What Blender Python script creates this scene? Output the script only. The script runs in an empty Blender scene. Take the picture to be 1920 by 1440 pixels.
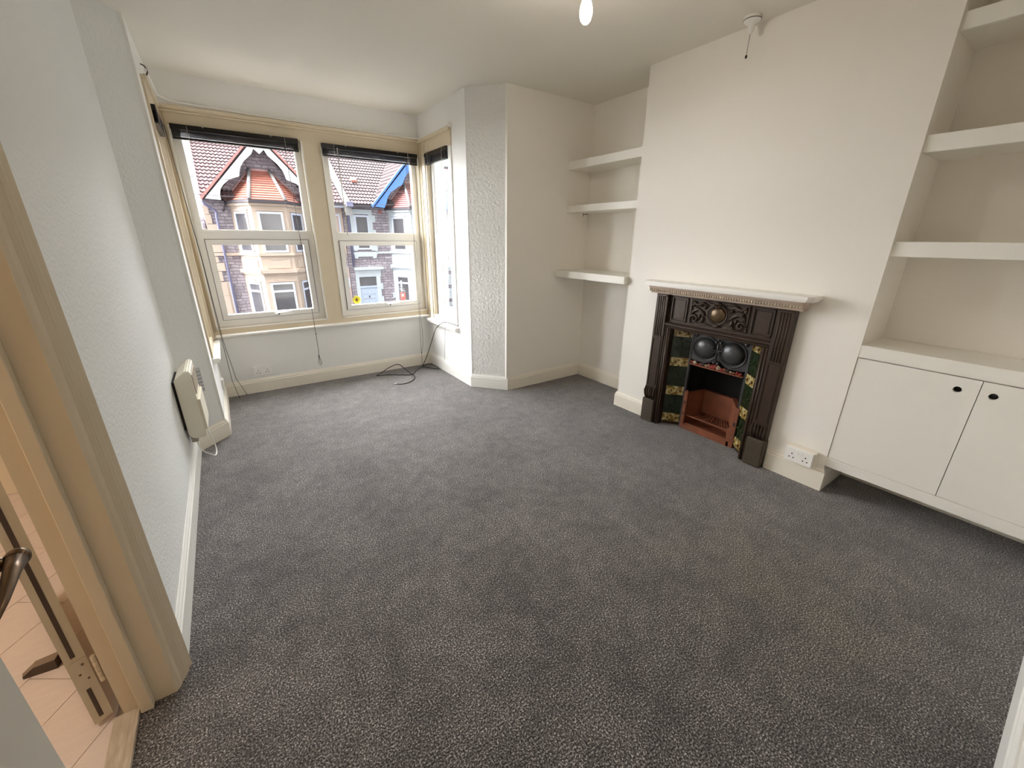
import bpy, bmesh, math, random
from mathutils import Vector, Matrix, noise
S = bpy.context.scene
C = S.collection
PI = math.pi
R = math.radians
random.seed(7)

# ------------------------------------------------------------------ camera, world, lights, exposure
CAMH = 1.38
yaw, pitch, roll, FPX = 0.604972, 0.345326, 0.0076020, 759.44
cy, sy, cp, sp = math.cos(yaw), math.sin(yaw), math.cos(pitch), math.sin(pitch)
fwd = Vector((sy*cp, cy*cp, -sp)); rt = Vector((cy, -sy, 0)); up = rt.cross(fwd)
cr, sr = math.cos(roll), math.sin(roll)
rt2 = rt*cr + up*sr; up2 = up*cr - rt*sr
cam = bpy.data.cameras.new('camera'); co = bpy.data.objects.new('camera', cam); C.objects.link(co)
m = Matrix((rt2, up2, -fwd)).transposed().to_4x4(); m.translation = (0, 0, CAMH)
co.matrix_world = m
cam.sensor_width = 36; cam.lens = FPX/1920*36; cam.clip_start = 0.02; cam.clip_end = 300
S.camera = co

W = bpy.data.worlds.new('world'); S.world = W; W.use_nodes = True
wn = W.node_tree.nodes; wl = W.node_tree.links
bg = wn['Background']; bg.inputs['Strength'].default_value = 1.15
tc = wn.new('ShaderNodeTexCoord'); ns = wn.new('ShaderNodeTexNoise'); ns.inputs['Scale'].default_value = 2.0
mx = wn.new('ShaderNodeMix'); mx.data_type = 'RGBA'
mx.inputs[6].default_value = (0.95, 0.98, 1.0, 1); mx.inputs[7].default_value = (1.0, 1.0, 1.0, 1)
wl.new(tc.outputs['Generated'], ns.inputs['Vector']); wl.new(ns.outputs['Fac'], mx.inputs[0]); wl.new(mx.outputs[2], bg.inputs['Color'])

def lamp(name, kind, loc, energy, color, **k):
    l = bpy.data.lights.new(name, kind); l.energy = energy; l.color = color
    o = bpy.data.objects.new(name, l); o.location = loc; C.objects.link(o)
    for a, v in k.items(): setattr(l, a, v)
    return o
sun = lamp('sun', 'SUN', (0, 30, 20), 36.0, (0.985, 0.99, 1.0), angle=R(125))
sun.rotation_euler = Vector((0.48, -0.60, -0.60)).to_track_quat('-Z', 'Y').to_euler()
bulb_fill = lamp('bulb_fill', 'POINT', (1.40, 1.52, 2.240), 11, (1.0, .90, .78), shadow_soft_size=.015)  # fill light added in the hanging bulb to lift ceiling and front wall
S.view_settings.view_transform = 'Standard'; S.view_settings.look = 'None'
S.view_settings.exposure = 0.74; S.view_settings.gamma = 1.0; S.view_settings.use_curve_mapping = False
S.cycles.max_bounces = 16; S.cycles.diffuse_bounces = 10; S.cycles.transparent_max_bounces = 16
S.cycles.caustics_reflective = False; S.cycles.caustics_refractive = False
S.cycles.sample_clamp_indirect = 6.0

# ------------------------------------------------------------------ mesh helpers
class MB:
    def __init__(s): s.v = []; s.f = []; s.sm = []
    def add(s, vs, fs, smooth=False):
        n = len(s.v); s.v += [tuple(v) for v in vs]
        for f in fs: s.f.append(tuple(i+n for i in f)); s.sm.append(smooth)
        return s
    def box(s, x0, x1, y0, y1, z0, z1):
        x0, x1 = sorted((x0, x1)); y0, y1 = sorted((y0, y1)); z0, z1 = sorted((z0, z1))
        return s.add([(x0,y0,z0),(x1,y0,z0),(x1,y1,z0),(x0,y1,z0),(x0,y0,z1),(x1,y0,z1),(x1,y1,z1),(x0,y1,z1)],
                     [(0,3,2,1),(4,5,6,7),(0,1,5,4),(1,2,6,5),(2,3,7,6),(3,0,4,7)])
    def bev(s, x0, x1, y0, y1, z0, z1, b=.003, seg=1):
        bm = bmesh.new(); bmesh.ops.create_cube(bm, size=1)
        for v in bm.verts: v.co = Vector(((x0+x1)/2+v.co.x*abs(x1-x0), (y0+y1)/2+v.co.y*abs(y1-y0), (z0+z1)/2+v.co.z*abs(z1-z0)))
        bmesh.ops.bevel(bm, geom=bm.edges[:], offset=b, segments=seg, affect='EDGES')
        s.bm(bm); return s
    def bm(s, bm, smooth=False, mtx=None):
        bm.verts.index_update()
        s.add([(mtx @ v.co if mtx else v.co) for v in bm.verts], [[v.index for v in f.verts] for f in bm.faces], smooth); bm.free(); return s
    def prism(s, poly, z0, z1, ax='z'):
        # poly in the two remaining axes
        def mk(a, b, c):
            return {'z': (a, b, c), 'y': (a, c, b), 'x': (c, a, b)}[ax]
        n = len(poly)
        vs = [mk(a, b, z0) for a, b in poly] + [mk(a, b, z1) for a, b in poly]
        return s.add(vs, [tuple(range(n))[::-1], tuple(range(n, 2*n))] + [(i, (i+1) % n, n+(i+1) % n, n+i) for i in range(n)])
    def tube(s, pts, r, seg=6, closed=False):
        pts = [Vector(p) for p in pts]; n = len(pts); rings = []
        rs = r if isinstance(r, (list, tuple)) else [r]*n
        u = None
        for i, p in enumerate(pts):
            a = pts[(i-1) % n] if (closed or i) else p; b = pts[(i+1) % n] if (closed or i < n-1) else p
            t = (b-a); t = t.normalized() if t.length > 1e-9 else Vector((0,0,1))
            if u is None: u = t.orthogonal().normalized()
            u = (u - t*u.dot(t)); u = u.normalized() if u.length > 1e-6 else t.orthogonal().normalized()
            w = t.cross(u)
            rings.append([p+(u*math.cos(2*PI*k/seg)+w*math.sin(2*PI*k/seg))*rs[i] for k in range(seg)])
        vs = [q for g in rings for q in g]; fs = []
        for i in range(n if closed else n-1):
            j = (i+1) % n
            for k in range(seg): fs.append((i*seg+k, i*seg+(k+1) % seg, j*seg+(k+1) % seg, j*seg+k))
        if not closed: fs += [tuple(range(seg))[::-1], tuple(range((n-1)*seg, n*seg))]
        return s.add(vs, fs, True)
    def lathe(s, prof, c, axis='z', seg=24, smooth=True):
        # prof = [(r,h)], c centre, axis z or x(-x outwards)
        vs = []; n = len(prof); c = Vector(c)
        for r, h in prof:
            for k in range(seg):
                a = 2*PI*k/seg; q = (r*math.cos(a), r*math.sin(a), h)
                if axis == 'x': q = (h, q[0], q[1])
                if axis == 'y': q = (q[0], h, q[1])
                vs.append(c+Vector(q))
        fs = [(i*seg+k, i*seg+(k+1) % seg, (i+1)*seg+(k+1) % seg, (i+1)*seg+k) for i in range(n-1) for k in range(seg)]
        fs += [tuple(range(seg))[::-1], tuple(range((n-1)*seg, n*seg))]
        return s.add(vs, fs, smooth)
    def ell(s, c, rad, u=12, v=8, rot=None):
        bm = bmesh.new(); bmesh.ops.create_uvsphere(bm, u_segments=u, v_segments=v, radius=1)
        mt = Matrix.Translation(c) @ (rot.to_4x4() if rot else Matrix.Identity(4)) @ Matrix.Diagonal((*rad, 1))
        return s.bm(bm, True, mt)

def smooth_path(P, n=5):
    P = [Vector(p) for p in P]; out = []
    for i in range(len(P)-1):
        p0 = P[max(i-1, 0)]; p1 = P[i]; p2 = P[i+1]; p3 = P[min(i+2, len(P)-1)]
        for k in range(n):
            t = k/n; out.append(.5*((2*p1)+(p2-p0)*t+(2*p0-5*p1+4*p2-p3)*t*t+(3*p1-p0-3*p2+p3)*t**3))
    return out+[P[-1]]
def org(p):
    v = Vector((0, 0, 0))
    while p is not None: v += Vector(p.get('_o', (0, 0, 0))); p = None
    return v
def obj(name, mb, mat, parent=None, kind=None, label=None, cat=None, group=None):
    me = bpy.data.meshes.new(name)
    sh = Vector(parent.get('_o', (0, 0, 0))) if parent else Vector((0, 0, 0))
    if mb is not None:
        me.from_pydata([Vector(v)-sh for v in mb.v], [], mb.f)
        me.polygons.foreach_set('use_smooth', mb.sm); me.update()
        bm = bmesh.new(); bm.from_mesh(me); bmesh.ops.recalc_face_normals(bm, faces=bm.faces); bm.to_mesh(me); bm.free()
    me.materials.append(mat)
    o = bpy.data.objects.new(name, me); C.objects.link(o)
    if parent: o.parent = parent; o['_o'] = tuple(sh)
    if kind: o['kind'] = kind
    if label: o['label'] = label
    if cat: o['category'] = cat
    if group: o['group'] = group
    return o
def thing(name, label, cat, loc=(0, 0, 0), group=None, kind=None):
    o = bpy.data.objects.new(name, None); C.objects.link(o); o.location = loc; o['_o'] = tuple(loc); o.empty_display_size = .05
    if label: o['label'] = label
    if cat: o['category'] = cat
    if group: o['group'] = group
    if kind: o['kind'] = kind
    return o
def struct(name, mb, mat, label=None, cat=None):
    return obj(name, mb, mat, None, 'structure', label, cat)

# ------------------------------------------------------------------ materials
def nodes(name):
    m = bpy.data.materials.new(name); m.use_nodes = True
    n = m.node_tree.nodes; return m, n, m.node_tree.links, n['Principled BSDF']
def mat(name, col, rough=.6, var=.06, vscale=4, bump=0., bscale=60, metal=0, spec=.4, detail=3, dark=None, coords='Object', bdist=.01, stretch=None):
    m, n, l, p = nodes(name)
    p.inputs['Roughness'].default_value = rough; p.inputs['Metallic'].default_value = metal
    p.inputs['Specular IOR Level'].default_value = spec
    t = n.new('ShaderNodeTexCoord'); src = t.outputs[coords]
    if stretch:
        mp = n.new('ShaderNodeMapping'); mp.inputs['Scale'].default_value = stretch; l.new(src, mp.inputs['Vector']); src = mp.outputs[0]
    nz = n.new('ShaderNodeTexNoise'); nz.inputs['Scale'].default_value = vscale; nz.inputs['Detail'].default_value = detail
    l.new(src, nz.inputs['Vector'])
    mx = n.new('ShaderNodeMix'); mx.data_type = 'RGBA'
    d = dark if dark else tuple(c*(1-var*2) for c in col)
    mx.inputs[6].default_value = (*d, 1); mx.inputs[7].default_value = (*[min(1, c*(1+var*.6)) for c in col], 1)
    l.new(nz.outputs['Fac'], mx.inputs[0]); l.new(mx.outputs[2], p.inputs['Base Color'])
    if bump:
        b = n.new('ShaderNodeBump'); b.inputs['Strength'].default_value = bump; b.inputs['Distance'].default_value = bdist
        n2 = n.new('ShaderNodeTexNoise'); n2.inputs['Scale'].default_value = bscale; n2.inputs['Detail'].default_value = 3
        l.new(src, n2.inputs['Vector']); l.new(n2.outputs['Fac'], b.inputs['Height']); l.new(b.outputs[0], p.inputs['Normal'])
    return m
def glass_mat(name='window_glass', tint=(1, 1, 1)):
    m = bpy.data.materials.new(name); m.use_nodes = True; n = m.node_tree.nodes; l = m.node_tree.links
    n.remove(n['Principled BSDF']); o = n['Material Output']
    tr = n.new('ShaderNodeBsdfTransparent'); tr.inputs[0].default_value = (*tint, 1)
    g = n.new('ShaderNodeBsdfGlossy'); g.inputs['Roughness'].default_value = .02
    f = n.new('ShaderNodeFresnel'); f.inputs[0].default_value = 1.35; x = n.new('ShaderNodeMixShader')
    ge = n.new('ShaderNodeNewGeometry'); mf = n.new('ShaderNodeMath'); mf.operation = 'SUBTRACT'; mf.use_clamp = True
    l.new(f.outputs[0], mf.inputs[0]); l.new(ge.outputs['Backfacing'], mf.inputs[1]); l.new(mf.outputs[0], x.inputs[0]); l.new(tr.outputs[0], x.inputs[1]); l.new(g.outputs[0], x.inputs[2]); l.new(x.outputs[0], o.inputs[0])
    return m
M_wall = mat('painted_plaster', (.86, .83, .775), .75, .02, 1.5, .10, 45, bdist=.004)
M_wallL = mat('woodchip_paper', (.76, .775, .765), .8, .02, 1.2, .55, 75, bdist=.006)
M_anag = mat('stippled_paper', (.76, .76, .735), .7, .02, 1.2, .9, 48, bdist=.012)
M_bay = mat('bay_paint', (.82, .82, .80), .7, .02, 1.5, .10, 40, bdist=.004)
M_ceil = mat('ceiling_paint', (.80, .77, .70), .85, .025, 1.2, .12, 22, bdist=.006)
M_skirt = mat('gloss_cream', (.84, .79, .69), .35, .03, 6, .04, 20)
M_white = mat('white_gloss', (.85, .84, .80), .35, .015, 6, .04, 30)
M_shelf = mat('shelf_white', (.84, .82, .76), .45, .02, 5, .05, 40)
M_cream = mat('cream_timber', (.66, .57, .42), .45, .04, 5, .05, 30)
M_upvc = mat('white_upvc', (.84, .83, .80), .3, .01, 3)
M_heat = mat('heater_plastic', (.80, .76, .64), .4, .02, 8)
M_sock = mat('socket_plastic', (.86, .85, .82), .3, .01, 8)
M_black = mat('black_slot', (.01, .01, .01), .6, 0)
M_blind = mat('dark_slats', (.007, .005, .005), .22, .1, 20)
M_cord = mat('dark_cord', (.03, .025, .02), .7, .1)
M_pale_cord = mat('pale_cord', (.5, .47, .4), .7, .1)
M_iron = mat('cast_iron', (.050, .030, .019), .42, .25, 18, .25, 60, metal=.25, spec=.5, bdist=.003)
M_iron2 = mat('bronzed_iron', (.13, .085, .045), .3, .25, 22, .2, 40, metal=.5, bdist=.003)
M_steel = mat('blackleaded_steel', (.085, .085, .088), .36, .2, 14, .1, 60, metal=.5)
M_slate = mat('speckled_plinth', (.085, .066, .046), .5, .4, 90, .3, 80, bdist=.003)
M_soot = mat('soot', (.006, .006, .006), .9, .2)
M_terra = mat('terracotta', (.24, .075, .034), .65, .3, 14, .3, 50, bdist=.003)
M_green = mat('green_glaze', (.014, .024, .008), .2, .5, 35, .6, 25, dark=(.005, .009, .004), bdist=.006)
M_doorp = mat('beige_door_paint', (.62, .54, .41), .5, .03, 4, .04, 30)
M_brass = mat('aged_brass', (.16, .10, .055), .3, .2, 15, metal=.8)
M_wedge = mat('dark_wedge', (.09, .06, .045), .5, .2, 12)
M_hall = mat('hall_vinyl', (.78, .68, .65), .45, .05, 6, .2, 25, stretch=(3, 12, 1), bdist=.002)
M_hallw = mat('hall_paint', (.80, .72, .58), .8, .03)
M_sill = mat('worn_threshold', (.66, .60, .52), .6, .18, 16, .3, 40, dark=(.30, .22, .15), stretch=(6, 1, 1), bdist=.003)
M_metal = mat('bright_metal', (.55, .55, .54), .3, .1, 30, metal=.8)
M_bulb, _n, _l, _p = nodes('frosted_bulb'); _p.inputs['Base Color'].default_value = (.85, .83, .80, 1)
_t = _n.new('ShaderNodeBsdfTransparent'); _x = _n.new('ShaderNodeMixShader'); _x.inputs[0].default_value = .55
_l.new(_t.outputs[0], _x.inputs[1]); _l.new(_p.outputs[0], _x.inputs[2]); _l.new(_x.outputs[0], _n['Material Output'].inputs[0])
M_yel = mat('sticker_yellow', (.90, .78, .06), .5, .04); M_brn = mat('sticker_brown', (.22, .12, .04), .6, .1)
M_coals = [mat('coal_red', (.24, .035, .025), .3, .2, 40), mat('coal_cream', (.42, .33, .22), .35, .2, 40), mat('coal_rust', (.24, .09, .05), .4, .3, 40), mat('coal_dark', (.05, .03, .03), .4, .3, 40)]

def flower_tile_mat():
    m, n, l, p = nodes('flower_tile_glaze'); p.inputs['Roughness'].default_value = .2
    t = n.new('ShaderNodeTexCoord'); v = n.new('ShaderNodeTexVoronoi'); v.inputs['Scale'].default_value = 14
    w = n.new('ShaderNodeTexNoise'); w.inputs['Scale'].default_value = 45; w.inputs['Detail'].default_value = 1
    l.new(t.outputs['Object'], v.inputs['Vector']); l.new(t.outputs['Object'], w.inputs['Vector'])
    r = n.new('ShaderNodeValToRGB'); e = r.color_ramp.elements
    e[0].position = 0; e[0].color = (.46, .36, .14, 1); e[1].position = .46; e[1].color = (.50, .42, .22, 1)
    k = r.color_ramp.elements.new(.54); k.color = (.16, .10, .02, 1)
    l.new(w.outputs['Fac'], r.inputs['Fac']); l.new(r.outputs[0], p.inputs['Base Color']); return m
M_flower = flower_tile_mat()
M_fl_dark = mat('flower_heart', (.13, .05, .02), .3, .1); M_fl_pet = mat('flower_petal', (.46, .34, .10), .25, .1)

def carpet():
    m, n, l, p = nodes('charcoal_carpet'); p.inputs['Roughness'].default_value = .95; p.inputs['Specular IOR Level'].default_value = .1; p.inputs['Sheen Weight'].default_value = .35; p.inputs['Sheen Roughness'].default_value = .5
    t = n.new('ShaderNodeTexCoord')
    a = n.new('ShaderNodeTexNoise'); a.inputs['Scale'].default_value = 185; a.inputs['Detail'].default_value = 3.5; a.inputs['Roughness'].default_value = .7
    b = n.new('ShaderNodeTexNoise'); b.inputs['Scale'].default_value = 3.2; b.inputs['Detail'].default_value = 5
    g = n.new('ShaderNodeTexNoise'); g.inputs['Scale'].default_value = 14; g.inputs['Detail'].default_value = 4
    for q in (a, b, g): l.new(t.outputs['Object'], q.inputs['Vector'])
    r = n.new('ShaderNodeValToRGB'); e = r.color_ramp.elements
    e[0].position = .40; e[0].color = (.012, .009, .009, 1); e[1].position = .66; e[1].color = (.88, .80, .76, 1)
    k = e.new(.50); k.color = (.105, .094, .090, 1)
    k = e.new(.58); k.color = (.30, .278, .265, 1)
    l.new(a.outputs['Fac'], r.inputs['Fac'])
    mr = n.new('ShaderNodeMapRange'); mr.inputs[1].default_value = .38; mr.inputs[2].default_value = .62; mr.inputs[3].default_value = .50; mr.inputs[4].default_value = .90
    av = n.new('ShaderNodeMath'); av.operation = 'MULTIPLY_ADD'; av.inputs[1].default_value = .5; hf2 = n.new('ShaderNodeMath'); hf2.operation = 'MULTIPLY'; hf2.inputs[1].default_value = .5
    l.new(b.outputs['Fac'], hf2.inputs[0]); l.new(g.outputs['Fac'], av.inputs[0]); l.new(hf2.outputs[0], av.inputs[2]); l.new(av.outputs[0], mr.inputs[0])
    mu = n.new('ShaderNodeMix'); mu.data_type = 'RGBA'; mu.blend_type = 'MULTIPLY'; mu.inputs[0].default_value = 1
    l.new(r.outputs[0], mu.inputs[6]); l.new(mr.outputs[0], mu.inputs[7])
    # old olive stain in front of the cupboard
    mp = n.new('ShaderNodeMapping'); mp.inputs['Location'].default_value = (-1.75, -.45, 0); l.new(t.outputs['Object'], mp.inputs[0])
    ln = n.new('ShaderNodeVectorMath'); ln.operation = 'LENGTH'; l.new(mp.outputs[0], ln.inputs[0])
    m1 = n.new('ShaderNodeMapRange'); m1.inputs[1].default_value = .75; m1.inputs[2].default_value = .15; l.new(ln.outputs['Value'], m1.inputs[0])
    m2 = n.new('ShaderNodeMath'); m2.operation = 'MULTIPLY'; l.new(m1.outputs[0], m2.inputs[0]); l.new(b.outputs['Fac'], m2.inputs[1])
    ol = n.new('ShaderNodeMix'); ol.data_type = 'RGBA'; ol.blend_type = 'MULTIPLY'; ol.inputs[7].default_value = (1.0, .97, .78, 1)
    l.new(m2.outputs[0], ol.inputs[0]); l.new(mu.outputs[2], ol.inputs[6]); l.new(ol.outputs[2], p.inputs['Base Color'])
    bp = n.new('ShaderNodeBump'); bp.inputs['Strength'].default_value = .7; bp.inputs['Distance'].default_value = .004
    l.new(a.outputs['Fac'], bp.inputs['Height']); l.new(bp.outputs[0], p.inputs['Normal'])
    return m
M_carpet = carpet()
M_glass = glass_mat()

# ------------------------------------------------------------------ room shell
H = 2.49
XL, XR = -.365, 2.975        # left wall face, back of the alcoves
YB, YF = -.205, 3.045        # wall behind the camera, front wall
XC = 2.65; YC0, YC1 = .655, 2.205   # chimney breast
PL0, PL1 = (-.365, 3.215), (-.19, 3.395)
PR0, PR1 = (2.06, YF), (1.82, 3.325)
YW = 4.29                    # bay front
room = [(XL, YB), (XR, YB), (XR, YC0), (XC, YC0), (XC, YC1), (XR, YC1), (XR, YF), PR0, PR1, (1.82, YW), (-.19, YW), PL1, PL0, (XL, 1.34)]
fl = MB()
fl.prism([(-.462, .58), (XL, .58), (XL, YB), (XR, YB), (XR, YC0), (XR, YC1), (XR, YF), PR0, PR1, (1.82, YW), (-.19, YW), PL1, PL0, (XL, 1.36), (-.462, 1.36)], -.05, 0)
struct('floor', fl, M_carpet)
ce = MB(); ce.prism([(-.5, YB-.1), (3.1, YB-.1), (3.1, 3.2), (2.2, 3.2), (2.0, 4.4), (-.35, 4.4), (-.5, 3.3)], H, H+.1)
cl = struct('ceiling', ce, M_ceil)
def wallseg(a, b, t, z0=0, z1=H, mb=None):
    a = Vector(a); b = Vector(b); d = (b-a).normalized(); n = Vector((d.y, -d.x))*t
    mb = mb or MB(); return mb.prism([a, b, b+n, a+n], z0, z1)
struct('wall_back', MB().box(XL-.1, XR+.1, YB-.1, YB, 0, H), M_wall)
struct('wall_right', MB().box(XR, XR+.1, YB, YF+.1, 0, H), M_wall)
# chimney breast built with a recess for the fire
cb = MB()
FY0, FY1 = 1.02, 1.84; FZ = .99
cb.box(XC, XR, YC0, FY0, 0, H); cb.box(XC, XR, FY1, YC1, 0, H); cb.box(XC, XR, FY0, FY1, FZ, H)
struct('wall_chimney_breast', cb, M_wall)
struct('wall_front', MB().box(PR0[0]-.02, XR, YF, YF+.28, 0, H), M_wall)
struct('wall_pier_right', MB().prism([PR0, (2.25, YF+.3), (2.0, 3.6), (1.825, 3.33), PR1], 0, H), M_anag)
struct('wall_pier_left', MB().prism([PL0, PL1, (-.3, 3.6), (-.6, 3.45)], 0, H), M_wallL)
wl_ = MB(); wl_.box(XL-.10, XL, 1.37, 3.26, 0, H); wl_.box(XL-.10, XL, .55, 1.37, 2.08, H); wl_.box(XL-.10, XL, YB, .55, 0, H)
struct('wall_left', wl_, M_wallL)
# bay walls: openings  front x -.18..1.81 z .55..2.25 ; sides y 3.58..4.27
struct('wall_bay_front', MB().box(-.5, 2.1, YW, YW+.10, -.2, .56).box(-.5, 2.1, YW, YW+.10, 2.25, H), M_bay)
struct('wall_bay_right', MB().box(1.82, 1.9, 3.32, YW+.1, -.2, .525).box(1.82, 1.9, 3.32, YW+.1, 2.25, H).box(1.82, 1.9, 3.32, 3.58, .525, 2.25), M_bay)
struct('wall_bay_left', MB().box(-.27, -.19, 3.38, YW+.1, -.2, .525).box(-.27, -.19, 3.38, YW+.1, 2.25, H).box(-.27, -.19, 3.38, 3.58, .525, 2.25), M_bay)
# outer stone corner piers of our bay and our unseen front wall, toned for its bounce
op = MB(); op.box(1.9, 1.985, 4.10, 4.39, -3, 2.25)
for k in range(8): op.box(1.985, 1.998, 4.11, 4.38, .55+k*.2, .65+k*.2)
M_render = mat('white_render', (.84, .84, .82), .8, .03, 3)
obj('corner_pier', op, M_render, None, 'structure')
obj('corner_pier', MB().box(-.40, -.27, 4.12, 4.42, -3, 2.4), M_render, None, 'structure')
M_own = mat('low_bounce_skin', (.10, .09, .095), .9, .2, 3)
obj('wall_outside', MB().box(-5, -.3, 3.48, 3.60, -3, 4).box(-.42, 2.04, 4.392, 4.46, -3, .54).box(-.42, 2.04, 4.392, 4.46, 2.26, 4).box(-.42, 2.04, 3.5, 4.46, 2.62, 4), M_own, None, 'structure')  # unseen dark outer skin, added to cut bounce onto the houses opposite
obj('wall_outside', MB().box(2.2, 6.5, 3.36, 3.48, -3, 4), mat('pale_bounce_wall', (.5, .49, .46), .9, .05), None, 'structure')  # unseen front wall, made pale to bounce light into the window reveal

# baseboards
def skirting(name, pts, h=.13, t=.016, m=None, closed=False):
    """pts runs with the room on its left-hand side; board grows towards the room"""
    prof = [(0, 0), (t, 0), (t, h*.76), (t*.75, h*.80), (t*.75, h*.87), (t*.35, h*.95), (t*.3, h), (0, h)]
    P = [Vector(p) for p in pts]; mb = MB(); rings = []
    for i, p in enumerate(P):
        ds = []
        if i: ds.append((P[i]-P[i-1]).normalized())
        if i < len(P)-1: ds.append((P[i+1]-P[i]).normalized())
        ns_ = [Vector((-d.y, d.x)) for d in ds]
        if len(ns_) == 2: nn = (ns_[0]+ns_[1]).normalized(); nn = nn/max(.3, nn.dot(ns_[0]))
        else: nn = ns_[0]
        rings.append([(p.x+nn.x*a, p.y+nn.y*a, z) for a, z in prof])
    k = len(prof); vs = [v for r in rings for v in r]; fs = []
    for i in range(len(P)-1):
        for j in range(k): fs.append((i*k+j, i*k+(j+1) % k, (i+1)*k+(j+1) % k, (i+1)*k+j))
    fs += [tuple(range(k)), tuple(range((len(P)-1)*k, len(P)*k))]
    mb.add(vs, fs); return struct(name, mb, m or M_skirt)
skirting('baseboard_left', [PL0, (XL, 1.432)], h=.125, m=M_white)
skirting('baseboard_bay_left', [(-.19, YW), PL1, PL0], h=.13, m=M_skirt)
skirting('baseboard_bay_front', [(1.82, YW), (-.19, YW)], h=.13)
skirting('baseboard_bay_right', [PR0, PR1, (1.82, YW)], h=.13, m=M_white)
skirting('baseboard_front', [(XR, YF), PR0], h=.13)
skirting('baseboard_alcove_left', [(XR, YC1), (XR, YF)], h=.13)
skirting('baseboard_chimney_left', [(XC, 1.895), (XC, YC1), (XR, YC1)], h=.13)
skirting('baseboard_chimney_right', [(XR, YC0), (XC, YC0), (XC, .955)], h=.14)
skirting('baseboard_alcove_right', [(XR, YB), (XR, YC0)], h=.13)
skirting('baseboard_back', [(XL, YB), (XR, YB)], h=.13, m=M_white)

# ------------------------------------------------------------------ bay window timber frame, sills, windows
t1 = thing('trim_bay_frame', None, None, (0.8, YW, .55), kind='structure')
ZB, ZT = .63, 2.15           # openings
LO = (-.13, .745); RO = (.913, 1.79)
obj('head_rail', MB().box(-.19, 1.82, YW-.012, YW+.09, 2.15, 2.25), M_cream, t1)
obj('moulding', MB().prism([(YW-.03, 2.232), (YW-.03, 2.243), (YW-.022, 2.25), (YW-.035, 2.262), (YW-.035, 2.275), (YW, 2.285), (YW, 2.232)], -.19, 1.82, ax='x'), M_cream, t1)
obj('bottom_rail', MB().box(-.19, 1.82, YW-.012, YW+.09, .555, .63), M_cream, t1)
obj('mullion', MB().box(LO[1], RO[0], YW-.012, YW+.09, .63, 2.15), M_cream, t1)
obj('corner_post', MB().box(-.19, LO[0], YW-.012, YW+.09, .63, 2.15).tube([(-.150, YW-.016, .6), (-.150, YW-.016, 2.23)], .006), M_cream, t1)
obj('corner_post', MB().box(RO[1], 1.82, YW-.012, YW+.09, .63, 2.15), M_cream, t1)
for (a, b) in (LO, RO):   # thin bead round each opening
    obj('bead', MB().box(a-.012, a, YW-.018, YW, .618, 2.15).box(b, b+.012, YW-.018, YW, .618, 2.15).box(a-.012, b+.012, YW-.018, YW, .618, .63), M_white, t1)
obj('sill_nose', MB().prism([(YW+.02, .575), (YW-.045, .575), (YW-.052, .568), (YW-.052, .556), (YW-.045, .549), (YW, .549)], -.16, 1.80, ax='x'), M_white, t1)
for sgn, X, nm in ((1, 1.82, 'trim_right_frame'), (-1, -.19, 'trim_left_frame')):
    t = thing(nm, None, None, (X, 3.9, .5), kind='structure')
    mm = M_white if sgn > 0 else M_cream
    def bx(y0, y1, z0, z1, d0=-.012, d1=.08, X=X, sgn=sgn): return MB().box(X+sgn*d0, X+sgn*d1, y0, y1, z0, z1)
    obj('head_rail', bx(3.575, YW-.012, 2.13, 2.25), M_cream, t)
    obj('moulding', bx(3.575, YW-.03, 2.245, 2.27, -.03, 0), M_cream, t)
    obj('jamb_post', bx(3.575, 3.63, .60, 2.13), mm, t)
    obj('jamb_post', bx(4.10, YW-.012, .60, 2.13), M_cream, t)
    for yy in (4.245, 4.215, 4.125): obj('bead', MB().tube([(X-sgn*.014, yy, .55), (X-sgn*.014, yy, 2.24)], .006), M_cream, t)
    obj('bottom_rail', bx(3.575, YW-.012, .526, .60), mm, t)
    obj('sill_nose', MB().prism([(X+sgn*.0, .54), (X-sgn*.045, .54), (X-sgn*.052, .53), (X-sgn*.05, .508), (X, .50)], 3.555, YW-.02, ax='y'), M_white, t)

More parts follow.
